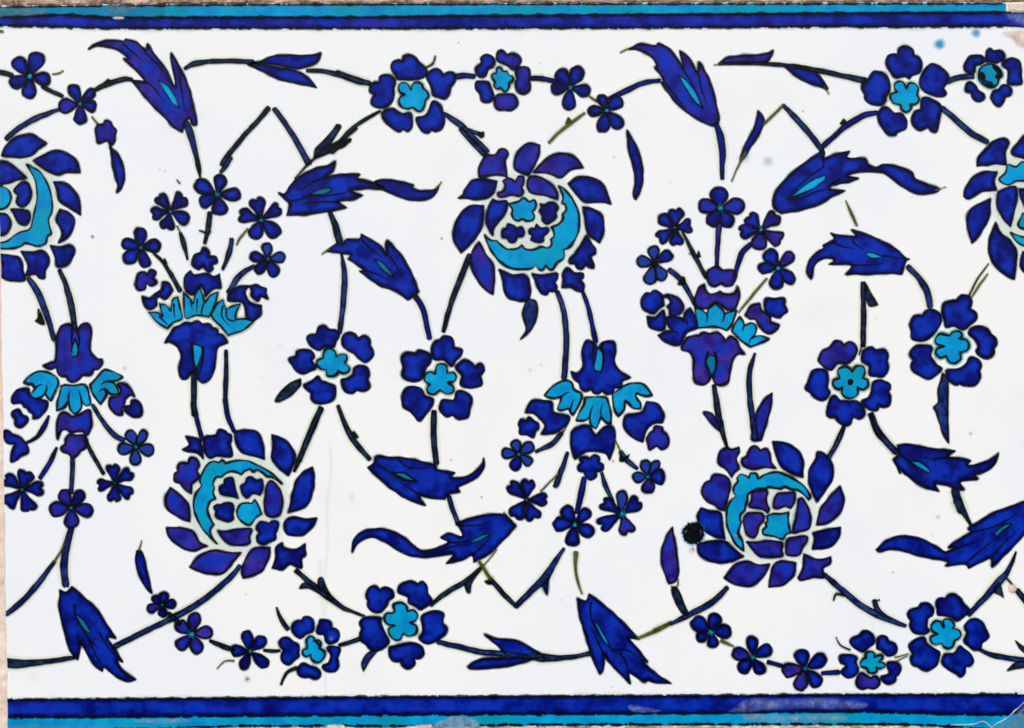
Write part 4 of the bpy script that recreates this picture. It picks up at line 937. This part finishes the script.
def dashes(fy, x0, x1, w, gap, seed, col='k', h=.75):
    pl = []; ws = []; x = x0
    while x <= x1:
        g = nz(x * .10, seed) + .55 * nz(x * .41, seed + 5)
        ww = w * (.75 + .75 * nz(x * .09, seed + 9) + .3 * nz(x * .3, seed + 2)) * (1 if g > gap else max(.02, 1 - (gap - g) * 9))
        pl.append((x, fy(x) + .35 * nz(x * .35, seed + 3), 0)); ws.append(ww / 2); x += 1.3
    ribbon(pl, False, [(-1.5, 0, 0), (-.8, .85, 0), (0, .95, 0), (.8, .85, 0), (1.5, 0, 0)], 'k', h, 0, widths=ws)
crop(0, 0, 1.0)
ty = lambda x: top_y(x) + .8; tc = lambda x: interp(TC, x) + .3 * nz(x * .3, 2); tb = lambda x: interp(TB, x) + .5 * nz(x * .22, 5) + .3 * nz(x * .6, 8)
bc = lambda x: interp(BC, x) + .3 * nz(x * .25, 6); bb = lambda x: interp(BB, x) + .4 * nz(x * .12, 15); by = lambda x: bot_y(x) - .3
part('turquoise_stripe', 'turquoise band along the top edge, worn grey at its left end')
stripe('t', ty, tc, -8, 1006, lambda x: 1.0 if x < 36 else (.6 if x < 165 else .28 + .3 * nz(x * .02, 77)))
dashes(lambda x: ty(x) + .3, -6, 1004, 2.9, -.28, 41)
F('v', '-8 6,10 7,28 8,44 9,48 13,36 16,10 17,-8 18', 0, 0, soft=2.5); F('v', '104 5,118 4,134 6,136 10,124 15,110 14,104 10', 0, 0, soft=2.0)
F('b', '112 17.5,118 16,124 17,124 19.5,116 20', 0, 0, soft=1.0)
part('cobalt_stripe', 'deep blue band just under the top edge')
stripe('c', tc, tb, -8, 1036, lambda x: .25 + .5 * nz(x * .012, 3), .55)
dashes(lambda x: tc(x) + .4, -6, 1011, 3.3, -.75, 51); dashes(lambda x: tb(x) - .2, -6, 1003, 2.9, -.16, 61)
F('w', '1000 13,1012 13,1036 13,1036 27,1018 25,1008 20,1004 16', 0, 0, soft=3.5)
part('cobalt_stripe', 'deep blue band near the bottom edge, pale and worn at right')
stripe('c', bc, bb, -2, 1036, lambda x: .35 * nz(x * .015, 12), .35)
dashes(lambda x: bc(x) - .1, 6, 1018, 3.2, -.42, 71); dashes(lambda x: bb(x) + .1, 6, 1010, 3.1, -.30, 81)
F('w', '742 700,760 697,790 698,820 697,850 699,868 703,862 709,830 710,800 709,765 711,744 713,726 712,735 706', 0, 0, soft=5)
F('w', '628 704,650 707,662 711,650 713,632 712', 0, 0, soft=3)
for fy, sg in ((tb, 1), (bc, -1)):
    part('blue_bleed', 'faint blue bleed beside the border band')
    pl = [(x, fy(x) + sg * 1.0, 0) for x in range(-4, 1034, 3)]
    ribbon(pl, False, [(-1, .5, 0), (1.5, .38, 0), (3.5, .12, 0), (6, 0, 0)], 'h', .12, 1.0, widths=[.35 + .95 * abs(nz(p[0] * .03, 5 + sg)) for p in pl], sgn=-sg)
part('turquoise_stripe', 'turquoise band along the bottom edge, patched with mortar')
stripe('t', bb, by, -2, 1036, lambda x: .2 + .4 * nz(x * .03, 22), .50)
dashes(lambda x: by(x) - .9, 90, 985, 2.8, -.16, 91)
F('v', '6 725,60 724.5,130 725,200 726.5,200 732,6 734', 0, 0, soft=3)
F('y', '744 713,790 714,840 714,845 721,800 723,750 722', 0, 0, soft=3.5); F('y', '135 719,180 718,196 721,170 724,140 723', 0, 0, soft=2.5)
part('mortar_smear', 'grey-blue smear of filler over the bottom edge')
F('y', '428 729,438 722,450 717,462 715.5,474 719,480 724,479 731,450 732', 0, 0, soft=.8); F('y', '428 729,438 722,450 717,462 715.5,474 719,480 724,479 731,450 732', 0, 0, soft=.9)
part('mortar_smear'); F('b', '326 728,328 724.5,343 724,345 729,335 731', 0, 0, soft=.8); part('mortar_smear'); F('b', '398 729,410 725.5,430 723.5,432 728,420 731', 0, 0, soft=1.2)
part('chip', 'beige chip in the glaze at the top right corner')
F('b', '1006 3.5,1012 3,1037 3,1037 11.5,1022 11.8,1013 11.2,1008 12.4,1006.5 9,1008 7', 0, 0, soft=1.4)
F('b', '1001 31,1010 29,1022 28.5,1037 29,1037 46,1026 49,1016 46,1010 39,1004 36', 0, 0, soft=6)
part('chip', 'small pinkish chip beside the thorny stem at the right edge'); F('b', '1008 585,1013 584,1017 589,1013 593,1008 590', 0, 0, soft=1.2)
part('worn_corner', 'dull worn glaze beyond the corner crack'); F('v', '1026 702,1020 708,1014 714,1006 720,998 725,990 731,1037 733,1037 702', 0, 0, soft=3)
for tx, w in (('1028 698 1.6,1020 706 1.2,1014 711 2.4,1009 716 1,1002 721 2,995 724.5 1.6,990 730 1', 1), ('992 728 1.2,986 722.5 1.6,981 721.5 1.4,974 724 1.2,960 724.5 1.6,950 725 .8', 1)):
    part('crack', 'white filled crack across the lower right corner')
    pl = smooth(parse(tx), False, .8); ribbon(pl, False, [(-.9, 0, 0), (-.4, .9, 0), (.4, .9, 0), (.9, 0, 0)], 'b', 1.15, 0, widths=[p[2] * .42 for p in pl])

# ================================================================== the tile itself
coll = scene.collection
def link(name, me, parent=None):
    o = bpy.data.objects.new(name, me); coll.objects.link(o); o.parent = parent; return o
tile = link('glazed_tile', None); tile.location = (0, 0, 0)
tag(tile, 'white glazed tile panel painted with cobalt and turquoise flower scrolls between two blue bands', 'tile')
out = []
x = edge_x(8); 
for i in range(0, 520): out.append((edge_x(6) + 1.5 + i * 2.0, top_y(edge_x(6) + 1.5 + i * 2.0)) if edge_x(6) + 1.5 + i * 2 < RIGHT - 1.5 else None)
out = [p for p in out if p]; out += [(RIGHT, 8)] + [(RIGHT + .5 * nz(y * .1, 2), y) for y in range(14, 726, 6)] + [(RIGHT - 1.5, bot_y(RIGHT))]
xx = RIGHT - 4
while xx > edge_x(732) + 2: out.append((xx, bot_y(xx))); xx -= 2.0
out += [(edge_x(y), y) for y in range(728, 10, -4)]
n = len(out); ctr = (512, 364)
def ringv(ins, h):
    r = []
    for i, p in enumerate(out):
        a, b = out[i - 1], out[(i + 1) % n]; dx, dy = b[0] - a[0], b[1] - a[1]; l = math.hypot(dx, dy) + 1e-9
        X, Y = p[0] - dy / l * ins, p[1] + dx / l * ins
        r.append(((X - 512) * S, -h * S, (364 - Y) * S))
    return r
V = ringv(.9, 0) + ringv(.3, -.25) + ringv(0, -.9) + ringv(.4, -30)
Fc = [tuple(range(n))[::-1]]
for k in range(3):
    for i in range(n):
        j = (i + 1) % n; Fc.append((k * n + i, k * n + j, (k + 1) * n + j, (k + 1) * n + i))
Fc.append(tuple(range(3 * n, 4 * n)))
me = bpy.data.meshes.new('tile_body'); me.from_pydata(V, [], Fc); me.materials.append(M['white'])
me.update()
body = link('tile_body', me, tile)
import bmesh
bm = bmesh.new(); bm.from_mesh(me); bmesh.ops.recalc_face_normals(bm, faces=bm.faces); bm.to_mesh(me); bm.free()
for c in PARTS:
    if not c.v and not c.children: continue
    if not c.v:            # a part whose own mesh is empty takes its first child's patches
        f = c.children.pop(0); c.v, c.f, c.fm, c.att = f.v, f.f, f.fm, f.att
    o = link(c.name, c.build(), tile)
    if c.label: o['label'] = c.label
    for d in c.children:
        if d.v:
            q = link(d.name, d.build(), o)
            if d.label: q['label'] = d.label

# ================================================================== wall and mortar round the tile
def slab(name, pts_rows, mat, parent):
    """grid of (x, y, h) rows"""
    V = []; Fc = []; m = len(pts_rows[0])
    for row in pts_rows: V += [((x - 512) * S, -h * S, (364 - y) * S) for x, y, h in row]
    for i in range(len(pts_rows) - 1):
        for j in range(m - 1): k = i * m + j; Fc.append((k, k + 1, k + m + 1, k + m))
    me = bpy.data.meshes.new(name); me.from_pydata(V, [], Fc); me.materials.append(mat)
    b = bmesh.new(); b.from_mesh(me); bmesh.ops.recalc_face_normals(b, faces=b.faces)
    s_ = sum(f.normal.y * f.calc_area() for f in b.faces)
    if s_ > 0: bmesh.ops.reverse_faces(b, faces=b.faces)
    b.to_mesh(me); b.free()
    for p in me.polygons: p.use_smooth = True
    return link(name, me, parent)
rows = []
for i in range(111):
    rows.append([(-900 + j * 20, -800 + i * 20, -12 + 2.5 * nz(j * .6, i * .6, 2) + 1.5 * nz(j * 1.7, i * 1.7, 5)) for j in range(141)])
wall = slab('plaster_wall', rows, M['m_left'], None)
tag(wall, 'rough pinkish beige plaster wall behind the painted tile', 'wall')
def rough(x, y, s=1.0): return s * (1.3 * nz(x * .11, y * .11, 1) + .9 * nz(x * .31, y * .31, 2) + .5 * nz(x * .8, y * .8, 3))
rows = []
for i in range(700):
    x = -120 + i * 1.8; e = top_y(x) + .5 + .7 * max(0, nz(x * .13, 33)); row = []
    for j in range(22):
        t = j / 21; d = 90 * t * t; y = e - d
        row.append((x, y, -1.2 + .3 * j if j < 3 else rough(x, y, 1.3) - d * .1 + .2))
    rows.append(row)
slab('mortar', rows, M['m_top'], wall)
rows = []
for i in range(700):
    x = -120 + i * 1.8; e = bot_y(x) - .6; row = []
    for j in range(22):
        t = j / 21; d = 90 * t * t; y = e + d
        row.append((x, y, -1.2 + .3 * j if j < 3 else rough(x, y, 1.2) - d * .1 + .1))
    rows.append(row)
slab('mortar', rows, M['m_bot'], wall)
rows = []
for i in range(400):
    y = -6 + i * 1.9; row = []
    for j in range(18):
        t = j / 17; d = 110 * t * t; x = edge_x(y) + .5 - d
        row.append((x, y, -1.0 + .35 * j if j < 3 else rough(x, y, .5) - d * .1 - .1))
    rows.append(row)
slab('mortar', rows, M['m_left'], wall)
rows = []
for i in range(400):
    y = -6 + i * 1.9; row = []
    for j in range(18):
        t = j / 17; d = 110 * t * t; x = RIGHT - .4 + d
        row.append((x, y, -1.0 + .35 * j if j < 3 else rough(x, y, .5) - d * .1 - .1))
    rows.append(row)
slab('mortar', rows, M['m_left'], wall)
